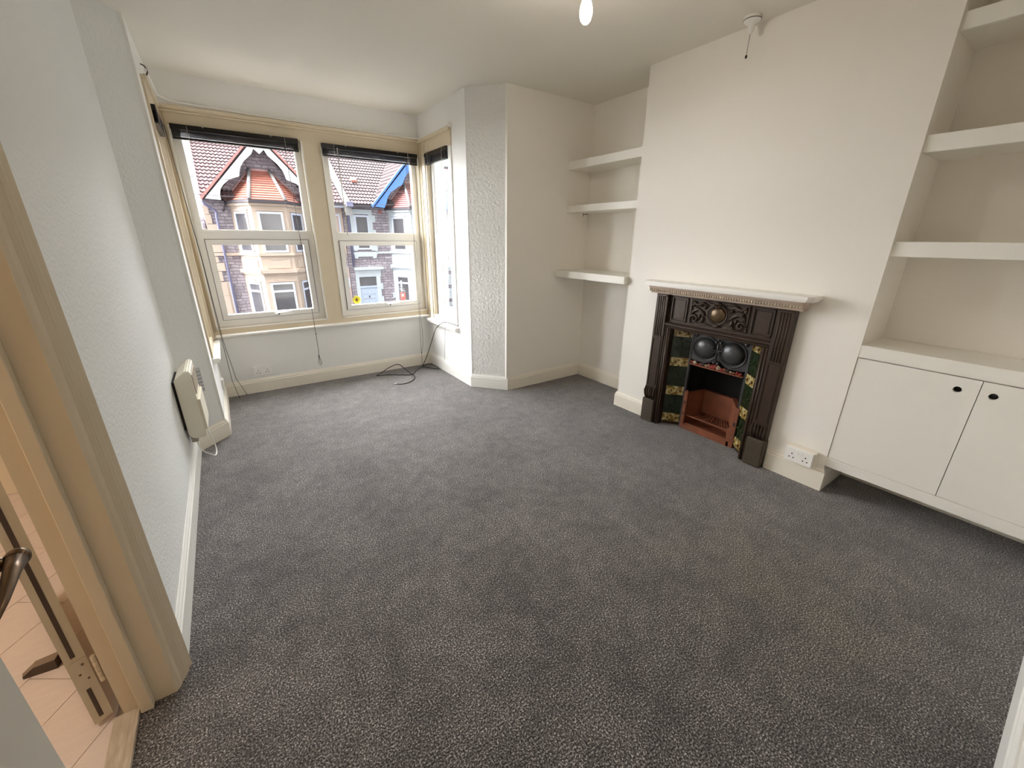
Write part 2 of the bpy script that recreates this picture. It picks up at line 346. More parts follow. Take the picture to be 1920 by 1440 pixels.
def handle(loc, along, parent):
    x, y, z = loc; mb = MB()
    if along == 'x': mb.bev(x-.02, x+.02, y-.012, y, z-.012, z+.008, .003).tube([(x, y-.016, z), (x+.03, y-.024, z+.006), (x+.12, y-.022, z+.016)], [.007, .008, .004])
    obj('lock_button', MB().ell((x+.012, y-.024, z-.001), (.008, .006, .007), 8, 6), M_black, parent)
    return obj('handle', mb, M_white, parent, label='white espagnolette handle')
def window(name, a, b, z0, zm, z1, plane, axis, out, sash=True):
    """a..b along the wall, plane = inner face of the uPVC, out = +1/-1 outward direction"""
    w = thing(name, None, None, (plane if axis == 'y' else (a+b)/2, plane if axis == 'x' else (a+b)/2, z0), kind='structure')
    def bx(mb, u0, u1, z0_, z1_, d0, d1):
        p0, p1 = plane+out*d0, plane+out*d1
        return mb.box(u0, u1, p0, p1, z0_, z1_) if axis == 'x' else mb.box(p0, p1, u0, u1, z0_, z1_)
    f = MB(); e = .048
    bx(f, a, a+e, z0, z1, 0, .05); bx(f, b-e, b, z0, z1, 0, .05); bx(f, a+e, b-e, z0, z0+.055, 0, .05); bx(f, a+e, b-e, z1-.05, z1, 0, .05); bx(f, a+e, b-e, zm, zm+.07, 0, .05)
    obj('frame', f, M_upvc, w)
    p = MB(); bx(p, a+e, b-e, zm+.06, z1-.045, .022, .026); obj('pane', p, M_glass, w)
    g = MB(); bx(g, a+e, a+e+.006, zm+.07, z1-.05, .012, .02); bx(g, b-e-.006, b-e, zm+.07, z1-.05, .012, .02); bx(g, a+e, b-e, zm+.07, zm+.077, .012, .02)
    obj('gasket', g, M_white, w)
    s_ = MB(); a2, b2 = a+e+.004, b-e-.004; q0, q1 = z0+.058, zm-.002; k = .042
    bx(s_, a2, a2+k, q0, q1, -.008, .045); bx(s_, b2-k, b2, q0, q1, -.008, .045); bx(s_, a2+k, b2-k, q0, q0+k, -.008, .045); bx(s_, a2+k, b2-k, q1-k, q1, -.008, .045)
    so = obj('sash', s_, M_upvc, w)
    p = MB(); bx(p, a2+k-.004, b2-k+.004, q0+k-.004, q1-k+.004, .022, .026); obj('pane', p, M_glass, so)
    g = MB(); bx(g, a2-.004, a2, q0, q1, -.004, .03); bx(g, b2, b2+.004, q0, q1, -.004, .03); bx(g, a2-.004, b2+.004, q0-.003, q0, -.004, .03); bx(g, a2-.004, b2+.004, q1, q1+.003, -.004, .03)
    obj('seal', g, M_cord, so)
    if axis == 'x': handle(((a+b)/2+.03, plane-.008, q0+.022), 'x', so)
    return w
window('window_1', LO[0], LO[1], ZB, 1.355, 2.16, 4.325, 'x', 1)
window('window_2', RO[0], RO[1], ZB, 1.345, 2.16, 4.325, 'x', 1)
window('window_3', 3.63, 4.10, .60, 1.345, 2.13, 1.85, 'y', 1)
window('window_4', 3.63, 4.10, .60, 1.345, 2.13, -.22, 'y', -1)

# venetian blinds, raised
def blind(label, a, b, z0, z1, plane, axis, out, grp):
    t = thing('venetian_blind', label, 'blind', ((a+b)/2 if axis == 'x' else plane, plane if axis == 'x' else (a+b)/2, z1), group=grp)
    def bx(mb, u0, u1, z0_, z1_, d0, d1, bev=.002):
        p0, p1 = sorted((plane+out*d0, plane+out*d1))
        return mb.bev(u0, u1, p0, p1, z0_, z1_, bev) if axis == 'x' else mb.bev(p0, p1, u0, u1, z0_, z1_, bev)
    obj('headrail', bx(MB(), a, b, z1-.035, z1, -.028, .008), M_blind, t)
    s_ = MB(); n = 12; zb = z0+.016; zt = z1-.037
    for i in range(n):
        z = zb+(zt-zb)*i/n; j = random.uniform(-.003, .003)
        bx(s_, a+.004, b-.004, z, z+.0022, -.026+j, .004+j, .0005)
    obj('slats', s_, M_blind, t, kind='stuff')
    obj('bottom_rail', bx(MB(), a+.003, b-.003, z0, z0+.013, -.026, .005), M_blind, t)
    for u in (a+.10, b-.10) if b-a > .6 else (a+.08, b-.08):
        q = (u, plane-out*.03) if axis == 'x' else (plane-out*.03, u)
        obj('ladder_cord', MB().tube([(*q, z0), (*q, z1-.004)], .0012, 4), M_pale_cord, t)
    for u in (a+.2, b-.2):
        if b-a < .6: continue
        obj('clip', MB().bev(u-.004, u+.004, plane-.031, plane-.024, z1-.008, z1+.003, .001), M_metal, t)
    return t
bA = blind('wide dark slatted blind drawn up at the top of the left front window', -.128, .722, 2.057, 2.155, 4.27, 'x', 1, 'raised venetian blinds')
bB = blind('dark slatted blind drawn up at the top of the right front window', .905, 1.782, 2.050, 2.148, 4.27, 'x', 1, 'raised venetian blinds')
bC = blind('short dark slatted blind raised in the narrow right-hand side window', 3.632, 4.10, 2.035, 2.135, 1.815, 'y', 1, 'raised venetian blinds')
bD = blind('short dark slatted blind just visible in the narrow left-hand side window', 3.632, 4.10, 2.035, 2.135, -.185, 'y', -1, 'raised venetian blinds')
Y0 = 4.222
lp = [(.615, Y0, .28)]
obj('pull_cord', MB().tube([(.612, 4.245, 2.12), (.616, Y0, 1.5), (.620, Y0, .58), (.621, Y0, .35), (.617, Y0, .285)], .0022, 5).ell((.617, Y0, .283), (.006, .006, .009)).ell((.622, Y0, .50), (.004, .004, .006)), M_cord, bA)
obj('cord_loop', MB().tube([(.617, Y0, .28), (.606, Y0, .235), (.606, Y0, .20), (.620, Y0, .183), (.634, Y0, .20), (.632, Y0, .235), (.619, Y0, .275)], .0015, 5).tube([(.617, Y0, .28), (.622, Y0, .24), (.628, Y0, .205), (.622, Y0, .195), (.614, Y0, .22), (.617, Y0, .27)], .0015, 5), M_cord, bA)
obj('pull_cord', MB().tube([(1.654, 4.245, 2.11), (1.674, Y0, 1.4), (1.678, Y0, .62), (1.672, Y0, .30), (1.674, Y0, .15)], .0018, 5), M_cord, bB)
obj('pull_cord', MB().tube([(1.664, 4.245, 2.11), (1.684, Y0, 1.4), (1.69, Y0, .62), (1.70, Y0, .36), (1.70, Y0, .25), (1.676, Y0, .16), (1.67, Y0, .02)], .0018, 5).ell((1.675, Y0, .155), (.005, .005, .008)), M_cord, bB)
obj('tilt_wand', MB().tube([(1.03, 4.238, 2.12), (1.03, 4.236, 1.40)], .004, 6), M_pale_cord, bB, label='pale tilt wand')
obj('pull_cord', MB().tube([(1.785, 3.70, 2.1), (1.762, 3.72, 1.4), (1.762, 3.75, .58), (1.765, 3.82, .15)], .0015, 5).tube([(1.785, 3.95, 2.1), (1.80, 3.99, 1.4), (1.80, 4.0, .56)], .002, 5), M_cord, bC)
obj('pull_cord', MB().tube([(-.15, 4.0, 2.1), (-.122, 4.06, 1.2), (-.118, 4.10, .56), (-.115, 4.12, .2), (-.09, 4.13, .02)], .002, 5).tube([(-.15, 4.02, 2.1), (-.120, 4.08, 1.2), (-.112, 4.12, .56), (-.085, 4.16, .2), (-.03, 4.20, .02)], .002, 5), M_cord, bD)

# curtain wire round the bay
ct = thing('curtain_rail', 'thin white curtain wire sagging above the bay window frame', 'curtain rail', (.8, 4.2, 2.28))
obj('wire', MB().tube([(-.172, 3.90, 2.38), (-.165, 4.05, 2.355), (-.155, 4.2, 2.315), (-.10, 4.262, 2.302), (.1, 4.270, 2.295), (.6, 4.270, 2.288), (1.2, 4.270, 2.286), (1.72, 4.268, 2.284), (1.79, 4.225, 2.282), (1.80, 4.10, 2.28), (1.802, 3.60, 2.275)], .007, 8), M_white, ct)
obj('hook', MB().tube(smooth_path([(-.19, 3.88, 2.40), (-.172, 3.90, 2.395), (-.165, 3.92, 2.372), (-.176, 3.94, 2.358), (-.19, 3.94, 2.362)]), .0045), M_wedge, ct, label='rusty wall hook')
obj('hook', MB().tube([(1.82, 3.58, 2.30), (1.795, 3.58, 2.30), (1.79, 3.575, 2.27)], .005).bev(1.80, 1.82, 3.555, 3.605, 2.262, 2.29, .003), M_white, ct, label='white painted wall hook')

# ------------------------------------------------------------------ sockets, heater, floor cable
def socket(name, label, cx, cy_, cz, axis, n, w=.146, h=.086, d=.018, back=0.):
    """axis: direction the plate runs along; n = outward normal sign"""
    t = thing(name, label, 'socket', (cx, cy_, cz))
    def tr(u, o, z): return (cx+u, cy_+n*o, cz+z) if axis == 'x' else (cx+n*o, cy_+u, cz+z)
    def bx(u0, u1, o0, o1, z0, z1, b=.002):
        a = tr(u0, o0, z0); c = tr(u1, o1, z1); return MB().bev(min(a[0], c[0]), max(a[0], c[0]), min(a[1], c[1]), max(a[1], c[1]), z0+cz, z1+cz, b, 2)
    if back: obj('back_box', bx(-w/2-.006, w/2+.006, 0, back, -h/2-.004, h/2+.006, .005), M_skirt, t)
    obj('plate', bx(-w/2, w/2, back, back+d, -h/2, h/2, .004), M_sock, t)
    o1 = back+d
    for s_ in ((-.036, .036) if w > .1 else (0,)):
        for (du, dz) in ((0, .017), (-.011, -.006), (.011, -.006)):
            q = obj('pin_hole', bx(s_+du-.0035, s_+du+.0035, o1-.002, o1+.0008, dz-.012-.0035, dz-.012+.0035, .0005), M_black, t)
    for s_ in (-.010, .010):
        if w > .1: obj('rocker', bx(s_-.006, s_+.006, o1, o1+.004, .008, .028, .001), M_sock, t)
    return t
socket('wall_socket', 'white double socket on the wall under the bay window', .131, YW, .205, 'x', -1)
socket('wall_socket', 'white double socket above the skirting between fireplace and cupboard', XC, .772, .178, 'y', -1, w=.146, h=.088, d=.012, back=.042)
socket('wall_socket', 'small white single socket low on the left side of the bay', -.19, 4.06, .20, 'y', 1, w=.086, h=.086)

ht = thing('panel_heater', 'cream wall-mounted electric heater on the left wall near the bay', 'heater', (XL, 3.0, .25))
hp = [(-.350, .262), (-.350, .605), (-.290, .655), (-.276, .655), (-.268, .645), (-.268, .235), (-.33, .235)]
hb = MB(); y0, y1 = 2.86, 3.17
hb.prism(hp, y0, y1, ax='y'); bm = bmesh.new(); me = bpy.data.meshes.new('t'); me.from_pydata(hb.v, [], hb.f); bm.from_mesh(me)
bmesh.ops.recalc_face_normals(bm, faces=bm.faces); bmesh.ops.bevel(bm, geom=bm.edges[:], offset=.007, segments=2, affect='EDGES'); bpy.data.meshes.remove(me)
obj('casing', MB().bm(bm), M_heat, ht)
obj('top_grille', MB().box(-.336, -.296, y0+.03, y1-.03, .640, .648) if 0 else MB().bev(-.270, -.264, y0+.03, y1-.03, .50, .62, .002), mat('grille_tan', (.36, .30, .22), .6, .1), ht, label='brown recessed outlet grille')  # grille panel in its own even tan
obj('front_panel', MB().bev(-.268, -.255, y0+.015, y1-.015, .27, .475, .006, 2), M_heat, ht)
obj('bracket', MB().box(XL, -.345, y0+.028, y1-.04, .29, .59), M_cord, ht)  # near-black block paints the shadow in the gap behind the heater
obj('terminal_box', MB().bev(-.352, -.318, y0+.06, y0+.13, .19, .24, .004), mat('grey_box', (.45, .42, .36), .6, .1), ht, label='grey cable outlet box')
obj('flex', MB().tube(smooth_path([(-.335, y0+.10, .20), (-.315, 2.92, .13), (-.285, 2.93, .09), (-.262, 2.98, .05), (-.255, 3.04, .07), (-.265, 3.06, .15), (-.29, 3.05, .25)]), .004, 6), M_white, ht, label='white looping flex')
dz = MB(); a = Vector(PL0); b = Vector(PL1); d = (b-a).normalized(); nn = Vector((d.y, -d.x))
def onfacet(u, o): q = a+d*u+nn*o; return (q.x, q.y)
M_cem2 = mat('tarnished_metal', (.34, .34, .33), .45, .2, 30)
vt = thing('wall_vent', 'small silver slatted vent on the angled wall beside the heater', 'vent', (*onfacet(.12, 0), .46))
obj('plate', MB().prism([onfacet(.098, 0), onfacet(.152, 0), onfacet(.152, .008), onfacet(.098, .008)], .385, .55), M_metal, vt)
for k in range(6): obj('slat', MB().prism([onfacet(.105, .008), onfacet(.145, .008), onfacet(.145, .012), onfacet(.105, .012)], .398+k*.025, .406+k*.025), M_cem2, vt)

cb_ = [(1.795, 3.53, .566), (1.775, 3.62, .575), (1.750, 3.76, .57), (1.738, 3.90, .50), (1.730, 3.95, .44), (1.715, 4.05, .28), (1.69, 4.13, .12), (1.66, 4.18, .015), (1.69, 4.215, .006), (1.76, 4.235, .006), (1.79, 4.12, .006), (1.775, 4.0, .006), (1.72, 4.06, .006), (1.66, 4.17, .006),
       (1.56, 4.10, .006), (1.45, 3.98, .006), (1.36, 4.02, .006), (1.24, 4.10, .006), (1.13, 4.14, .006), (1.17, 4.17, .010), (1.27, 4.18, .055), (1.355, 4.11, .10), (1.41, 4.03, .05), (1.45, 3.96, .010), (1.44, 3.86, .006), (1.36, 3.77, .006), (1.27, 3.74, .006), (1.215, 3.775, .006)]
kb = thing('coax_cable', 'loose black cable trailing from the right sill and looped on the bay carpet', 'cable', (1.5, 4.0, 0))
obj('cable', MB().tube(smooth_path(cb_), .0042, 6), M_cord, kb)
obj('plug', MB().tube([(1.215, 3.775, .006), (1.195, 3.787, .007)], .006, 8), M_metal, kb, label='bright metal plug end')

fs = thing('flower_sticker', 'yellow sunflower sticker on the lower pane of the right front window', 'sticker', (1.068, 4.343, .775))
pt = MB()
for k in range(12):
    a_ = 2*PI*k/12; pt.ell((1.068+.026*math.cos(a_), 4.343, .776+.028*math.sin(a_)), (.016, .0012, .009), 8, 6, Matrix.Rotation(-a_, 3, 'Y'))
obj('petals', pt, M_yel, fs); obj('heart', MB().lathe([(.014, 0), (.014, -.003), (.0, -.004)], (1.068, 4.342, .776), 'y', 14), M_brn, fs)

# ------------------------------------------------------------------ shelves and cupboard
def shelf(label, x0, x1, y0, y1, z0, z1, grp):
    o = thing('floating_shelf', label, 'shelf', (x0, (y0+y1)/2, z0), group=grp)
    obj('board', MB().bev(x0+.018, x1, y0, y1, z0, z1, .002), M_shelf, o); obj('front_lipping', MB().bev(x0, x0+.018, y0, y1, z0, z1, .002), M_shelf, o)
    return o
gl = 'thick white shelves in the alcove left of the chimney breast'
shelf('top white shelf of the three beside the window side of the chimney', 2.70, XR, YC1, YF, 1.955, 2.02, gl)
s2 = shelf('middle white shelf of the three beside the window side of the chimney', 2.70, XR, YC1, YF, 1.605, 1.662, gl)
obj('bracket', MB().tube([(2.86, 2.93, 1.595), (2.86, 2.99, 1.592)], .003).tube([(2.86, 2.99, 1.604), (2.86, 2.99, 1.575)], .003), M_wedge, s2, label='rusty screw bracket')
s3 = shelf('lowest white shelf of the left alcove, jutting past the chimney corner', 2.60, XR, YC1+.005, YF, 1.04, 1.10, gl)
gr = 'thick white shelves above the cupboard'
shelf('lowest white shelf above the white cupboard', 2.665, XR, YB, YC0, 1.31, 1.378, gr)
shelf('middle white shelf above the white cupboard', 2.665, XR, YB, YC0, 1.75, 1.82, gr)
shelf('highest white shelf above the white cupboard, cut by the top of the photo', 2.665, XR, YB, YC0, 2.19, 2.255, gr)
cu = thing('alcove_cupboard', 'white floating cupboard with two flush doors in the right alcove', 'cupboard', (2.66, .22, .157))
obj('worktop', MB().bev(2.652, XR, YB, YC0+.003, .808, .872, .003, 2), M_shelf, cu)
obj('carcass', MB().box(2.69, XR, YB+.001, YC0-.001, .16, .805), M_shelf, cu)
obj('plinth_rail', MB().bev(2.652, 2.70, YB, YC0+.003, .155, .212, .003), M_shelf, cu)
def cdoor(y0, y1, hy, lab=None):
    mb = MB(); x0, x1 = 2.654, 2.675; hz = .746; r = .0145; n = 24; z0, z1 = .2155, .8035
    # front sheet with a round finger hole
    ring = [(hy+r*math.cos(2*PI*k/n), hz+r*math.sin(2*PI*k/n)) for k in range(n)]
    def edge(a):   # matching point on rectangle
        c, s_ = math.cos(a), math.sin(a); t = 1e9
        if c > 1e-9: t = min(t, (y1-hy)/c)
        if c < -1e-9: t = min(t, (y0-hy)/c)
        if s_ > 1e-9: t = min(t, (z1-hz)/s_)
        if s_ < -1e-9: t = min(t, (z0-hz)/s_)
        return (hy+c*t, hz+s_*t)
    angs = sorted([2*PI*k/n for k in range(n)] + [math.atan2(z-hz, y-hy) % (2*PI) for y in (y0, y1) for z in (z0, z1)])
    out = [edge(a) for a in angs]; inn = [(hy+r*math.cos(a), hz+r*math.sin(a)) for a in angs]; k = len(angs)
    vs = [(x0, *p) for p in inn]+[(x0, *p) for p in out]+[(x1, *p) for p in inn]+[(x1, *p) for p in out]; fs_ = []
    for i in range(k):
        j = (i+1) % k; fs_ += [(i, j, k+j, k+i), (2*k+i, 3*k+i, 3*k+j, 2*k+j), (i, 2*k+i, 2*k+j, j), (k+i, k+j, 3*k+j, 3*k+i)]
    mb.add(vs, fs_); d_ = obj('door', mb, M_shelf, cu)
    obj('finger_hole', MB().lathe([(r*.98, 0), (r*.98, .002)], (x1-.004, hy, hz), 'x', 20), M_black, d_, label='round black finger hole')
    obj('hole_rim', MB().tube([(x0, hy+(r+.0015)*math.cos(2*PI*q/20), hz+(r+.0015)*math.sin(2*PI*q/20)) for q in range(20)], .0015, 5, True), M_white, d_)
cdoor(.2065, YC0-.002, .272); cdoor(-.20, .2035, .161)

# ------------------------------------------------------------------ ceiling fittings
pd = thing('pendant_bulb', 'bare bulb hanging from a white lampholder near the ceiling centre', 'light bulb', (1.40, 1.52, H))
obj('flex', MB().tube([(1.40, 1.52, H), (1.40, 1.52, 2.36)], .003), M_white, pd)
obj('lampholder', MB().lathe([(.006, .125), (.014, .115), (.016, .07), (.020, .065), (.020, .055), (.017, .05)], (1.40, 1.52, 2.235), seg=20), M_sock, pd)
obj('cap_band', MB().lathe([(.0175, .05), (.0175, .044)], (1.40, 1.52, 2.235), seg=20), M_wedge, pd, label='dark band round the holder')
obj('bulb', MB().lathe([(.013, .045), (.0145, .03), (.017, .022), (.018, .0), (.024, -.020), (.0255, -.04), (.020, -.062), (.010, -.072), (.002, -.075)], (1.40, 1.52, 2.275), seg=24), M_bulb, pd)
obj('ceiling_rose', MB().lathe([(.045, 0), (.043, -.012), (.02, -.022), (.004, -.024)], (1.40, 1.52, H), seg=24), M_sock, pd)
ps = thing('pull_switch', 'white ceiling pull switch with short dark cord by the chimney breast', 'pull switch', (2.55, 1.48, H))
obj('body', MB().lathe([(.043, 0), (.043, -.016), (.040, -.022), (.036, -.024), (.028, -.034), (.017, -.040), (.015, -.062), (.008, -.075), (.004, -.078)], (2.55, 1.48, H), seg=28), M_sock, ps)
obj('seam', MB().lathe([(.0435, -.015), (.0435, -.018)], (2.55, 1.48, H), seg=28), M_wedge, ps)
obj('cord', MB().tube([(2.55, 1.48, H-.07), (2.549, 1.481, H-.17)], .0013, 5), M_cord, ps)
obj('acorn', MB().ell((2.549, 1.481, H-.176), (.006, .006, .009)), M_cord, ps, label='black cord pull')

# ------------------------------------------------------------------ fireplace
fp = thing('fireplace', 'Edwardian dark cast-iron fireplace with green and floral tiles and white mantelpiece', 'fireplace', (2.6, 1.43, 0))
obj('mantel_shelf', MB().prism([(XC, .875), (2.545, .875), (2.520, .90), (2.520, 1.945), (2.545, 1.97), (XC, 1.985)], 1.078, 1.098).prism([(XC, .885), (2.552, .885), (2.532, .91), (2.532, 1.94), (2.552, 1.96), (XC, 1.97)], 1.066, 1.078), M_white, fp)
M_dent = mat('stained_plaster', (.56, .45, .36), .6, .12, 20)
co_ = MB(); co_.prism([(XC, 1.012), (2.585, 1.012), (2.58, 1.022), (2.566, 1.04), (2.55, 1.056), (2.55, 1.066), (XC, 1.066)], .93, 1.93, ax='y')
cn = obj('cornice', co_, M_dent, fp, label='cream egg-and-dart cornice')
dn = MB()
for k in range(62): y = .94+k*.0162; dn.ell((2.5665, y, 1.036), (.007, .006, .013), 6, 4)
obj('egg_moulding', dn, mat('egg_cream', (.66, .56, .44), .5, .08, 20), cn, kind='stuff')
for y0, y1, in_ in ((1.795, 1.892, 1), (.968, 1.065, -1)):
    pl = obj('pilaster', MB().bev(2.603, XC, y0, y1, .17, 1.012, .004), M_iron, fp)
    fm = MB()
    for k in range(4): yy = y0+.024+k*.0165; fm.tube([(2.603, yy, .70), (2.603, yy, .99)], .004, 6)
    fm.bev(2.596, 2.605, y0+.008, y1-.008, .685, .695, .002); fm.bev(2.596, 2.605, y0+.008, y1-.008, .992, 1.004, .002)
    obj('reeding', fm, M_iron, pl)
    pn = MB(); pn.bev(2.598, 2.605, y0+.012, y0+.020, .31, .675, .002); pn.bev(2.598, 2.605, y1-.020, y1-.012, .31, .675, .002)
    obj('raised_panel', pn, M_iron, pl)
    ac = MB()
    for k in range(5):
        yy = y0+.014+k*.017; s_ = (k-2)
        ac.tube([(2.600, yy, .195), (2.590, yy+s_*.001, .225), (2.588, yy+s_*.003, .255), (2.594, yy+s_*.002, .28), (2.586, yy+s_*.001, .290)], [.006, .009, .009, .006, .004], 6)
    obj('acanthus_leaf', ac, M_iron, pl)
    obj('plinth_block', MB().bev(2.588, XC, y0-.004, y1+.004, 0, .188, .004), M_slate, fp, label='speckled brown plinth block')
# frieze
fr = obj('frieze', MB().box(2.632, XC, 1.065, 1.795, .79, 1.012), M_iron, fp)
def ring(y0, y1, z0, z1, w, x0, x1): return MB().bev(x0, x1, y0, y1, z0, z0+w, .002).bev(x0, x1, y0, y1, z1-w, z1, .002).bev(x0, x1, y0, y0+w, z0, z1, .002).bev(x0, x1, y1-w, y1, z0, z1, .002)
for a_, b_ in ((1.078, 1.205), (1.225, 1.622), (1.645, 1.77)):
    obj('panel_moulding', ring(a_, b_, .825, .998, .010, 2.622, 2.634), M_iron, fr)
    if b_-a_ < .2: obj('panel', MB().bev(2.628, 2.634, a_+.02, b_-.02, .845, .978, .002), M_iron, fr)
orn = MB(); cyy, czz = 1.424, .915
obj('cartouche', MB().ell((2.632, cyy, czz-.002), (.022, .056, .050), 20, 12), M_iron2, fr, label='bronze heart-shaped boss')
orn.tube([(2.618, cyy+.067*math.sin(t)*(1-.12*math.cos(t)), czz-.004-.062*math.cos(t)) for t in [R(a) for a in range(-165, 166, 15)]], .006, 6)
orn.tube([(2.612, cyy+.02, czz+.066), (2.606, cyy+.008, czz+.052), (2.606, cyy, czz+.046), (2.606, cyy-.008, czz+.052), (2.612, cyy-.02, czz+.066)], .007, 6)
orn.ell((2.616, cyy, czz+.072), (.012, .018, .011)).ell((2.620, cyy, czz-.075), (.010, .022, .010))
for sg in (1, -1):
    def q(y, z, x=2.624): return (x, cyy+sg*y, czz+z)
    sp_ = [q(.160+ (.030-.0022*k)*math.cos(R(40*k))*1., -.050+(.030-.0022*k)*math.sin(R(40*k)), 2.622) for k in range(12)]
    orn.tube(sp_, [.007]*6+[.006]*6, 6)
    orn.tube([q(.187, -.045), q(.175, .0), q(.14, .02), q(.11, .005), q(.085, -.02)], [.006, .009, .010, .009, .006], 6)
    orn.tube([q(.165, -.078), q(.12, -.085), q(.08, -.072), q(.04, -.080)], [.005, .007, .008, .005], 6)
    orn.tube([q(.075, .050), q(.11, .062), (q(.15, .045)), q(.172, .060), q(.180, .078)], [.006, .010, .012, .010, .005], 6)
    orn.tube([q(.05, .070), q(.09, .078), q(.13, .074)], [.005, .008, .004], 6)
    for (y, z, ry, rz) in ((.10, -.045, .013, .020), (.125, -.03, .010, .018), (.13, .045, .020, .010), (.155, .02, .018, .012), (.175, .045, .012, .015), (.09, .035, .012, .012), (.107, -.068, .014, .010)):
        orn.ell(q(y, z, 2.626), (.012, ry, rz), 8, 6)
obj('scrollwork', orn, M_iron, fr)
# rail under frieze + opening frame
obj('rail', MB().prism([(2.634, .768), (2.612, .768), (2.608, .776), (2.616, .784), (2.606, .792), (2.606, .800), (2.622, .812), (2.634, .812)], 1.065, 1.795, ax='y'), M_iron, fp)
obj('jamb_moulding', MB().bev(2.612, 2.66, 1.750, 1.795, 0, .77, .003).tube([(2.612, 1.765, 0), (2.612, 1.765, .77)], .007).tube([(2.612, 1.785, 0), (2.612, 1.785, .77)], .005), M_iron, fp)
obj('jamb_moulding', MB().bev(2.612, 2.66, 1.065, 1.110, 0, .77, .003).tube([(2.612, 1.095, 0), (2.612, 1.095, .77)], .007).tube([(2.612, 1.075, 0), (2.612, 1.075, .77)], .005), M_iron, fp)
# splayed cheeks with tiles
rows = [(.024, .094, 1), (.0945, .248, 0), (.2485, .321, 1), (.3215, .479, 0), (.4795, .549, 1), (.5495, .705, 0), (.7055, .762, 1)]
for sg in (1, -1):
    A = Vector((2.660, 1.43+sg*.318)); B = Vector((2.748, 1.43+sg*.207)); dd = (B-A); nrm = Vector((-dd.y, dd.x)).normalized()
    if nrm.x > 0: nrm = -nrm
    o_ = -nrm*.03
    ck = obj('cheek', MB().prism([A, B, B+o_, A+o_], 0, .79), M_iron, fp)
    for z0, z1, fl_ in rows:
        P0 = A+dd*.02; P1 = A+dd*.98
        ti = obj('tile', MB().prism([P0, P1, P1+nrm*.006, P0+nrm*.006], z0+.0012, z1-.0012), M_flower if fl_ else M_green, ck, label='cream and brown floral tile' if fl_ else 'dark green relief tile')
# flowers on floral tiles and relief on green ones, kept in the cheek as joined relief
    for z0, z1, fl_ in rows:
        zc = (z0+z1)/2
        if fl_:
            for u in (.28, .72):
                c = A+dd*u+nrm*.007; pe = MB()
                for k in range(6):
                    a_ = 2*PI*k/6; q = c+dd.normalized()*.016*math.cos(a_)
                    pe.ell((q.x, q.y, zc+.016*math.sin(a_)), (.005, .005, .008), 6, 4)
                pe.ell((c.x, c.y, zc), (.006, .006, .014), 6, 4)
                obj('tile_flower', pe, M_fl_pet, ck, kind='stuff'); obj('flower_heart', MB().ell((c.x+nrm.x*.004, c.y+nrm.y*.004, zc), (.009, .006, .011), 8, 6), M_fl_dark, ck)
        else:
            re = MB()
            for (u, dz_, r_) in ((.5, .02, .022), (.25, -.01, .016), (.75, -.01, .016), (.5, -.045, .018), (.2, .045, .012), (.8, .045, .012)):
                c = A+dd*u+nrm*.005; re.ell((c.x, c.y, zc+dz_), (r_*.45, r_*.3, r_*1.1), 8, 6, Matrix.Rotation(R(40*(u-.5)*4), 3, 'X'))
            obj('tile_relief', re, M_green, ck)
# firebox
obj('firebox', MB().box(2.95, 2.96, 1.18, 1.68, 0, .79).prism([(2.76, 1.66), (2.95, 1.60), (2.95, 1.66)], 0, .79).prism([(2.76, 1.20), (2.95, 1.26), (2.95, 1.20)], 0, .79).box(2.66, 2.95, 1.1, 1.75, .775, .79), M_soot, fp)
obj('jamb_strip', MB().bev(2.735, 2.755, 1.628, 1.645, 0, .77, .002), M_steel, fp)
obj('jamb_strip', MB().bev(2.735, 2.755, 1.215, 1.232, 0, .77, .002), M_steel, fp)
# hood
y0, y1 = 1.232, 1.630
edge = [(y1, .765), (y1, .555)]
for k in range(1, 20):
    u = k/20; yy = y1+(y0-y1)*u; w_ = .535+.045*math.exp(-((u-.5)/.13)**2)+.012*abs(u-.5)*2
    edge.append((yy, w_))
edge += [(y0, .555), (y0, .765)]
hd = obj('hood', MB().prism(edge, 2.740, 2.752, ax='x'), M_steel, fp)
for sg in (1, -1):
    cyy2 = 1.431+sg*.098
    obj('dome', MB().ell((2.742, cyy2, .650), (.042, .082, .076), 24, 14), M_steel, hd)
    obj('dome_ring', MB().tube([(2.736, cyy2+.094*math.cos(R(a_)), .650+.090*math.sin(R(a_))) for a_ in range(0, 360, 15)], .005, 6, True), M_steel, hd)
    obj('dome_ring', MB().tube([(2.738, cyy2+.086*math.cos(R(a_)), .650+.081*math.sin(R(a_))) for a_ in range(0, 360, 15)], .003, 6, True), M_steel, hd)
    obj('corner_scroll', MB().ell((2.736, 1.431+sg*.178, .735), (.010, .014, .018), 8, 6), M_steel, hd)
st = MB().tube([(2.722, 1.431, .72), (2.712, 1.429, .67), (2.714, 1.434, .62), (2.728, 1.431, .57)], [.006, .005, .005, .008], 6)
for sg in (1, -1):
    st.ell((2.718, 1.431+sg*.016, .712), (.011, .010, .012), 8, 6)
    st.tube([(2.716, 1.431, .665), (2.712, 1.431+sg*.02, .655), (2.712, 1.431+sg*.036, .662), (2.712, 1.431+sg*.038, .676), (2.712, 1.431+sg*.028, .678)], .0045, 6)
    st.tube([(2.716, 1.431, .66), (2.714, 1.431+sg*.018, .64), (2.714, 1.431+sg*.030, .632)], .004, 6)
    st.ell((2.724, 1.431+sg*.014, .565), (.010, .012, .010), 8, 6)
st.ell((2.722, 1.431, .728), (.010, .008, .010), 8, 6)
obj('central_stem', st, M_steel, hd)
obj('coal_ledge', MB().prism([(2.72, y0+.0), (2.715, 1.431), (2.72, y1), (2.76, y1), (2.76, y0)], .512, .520), M_terra, hd)
k_ = 0
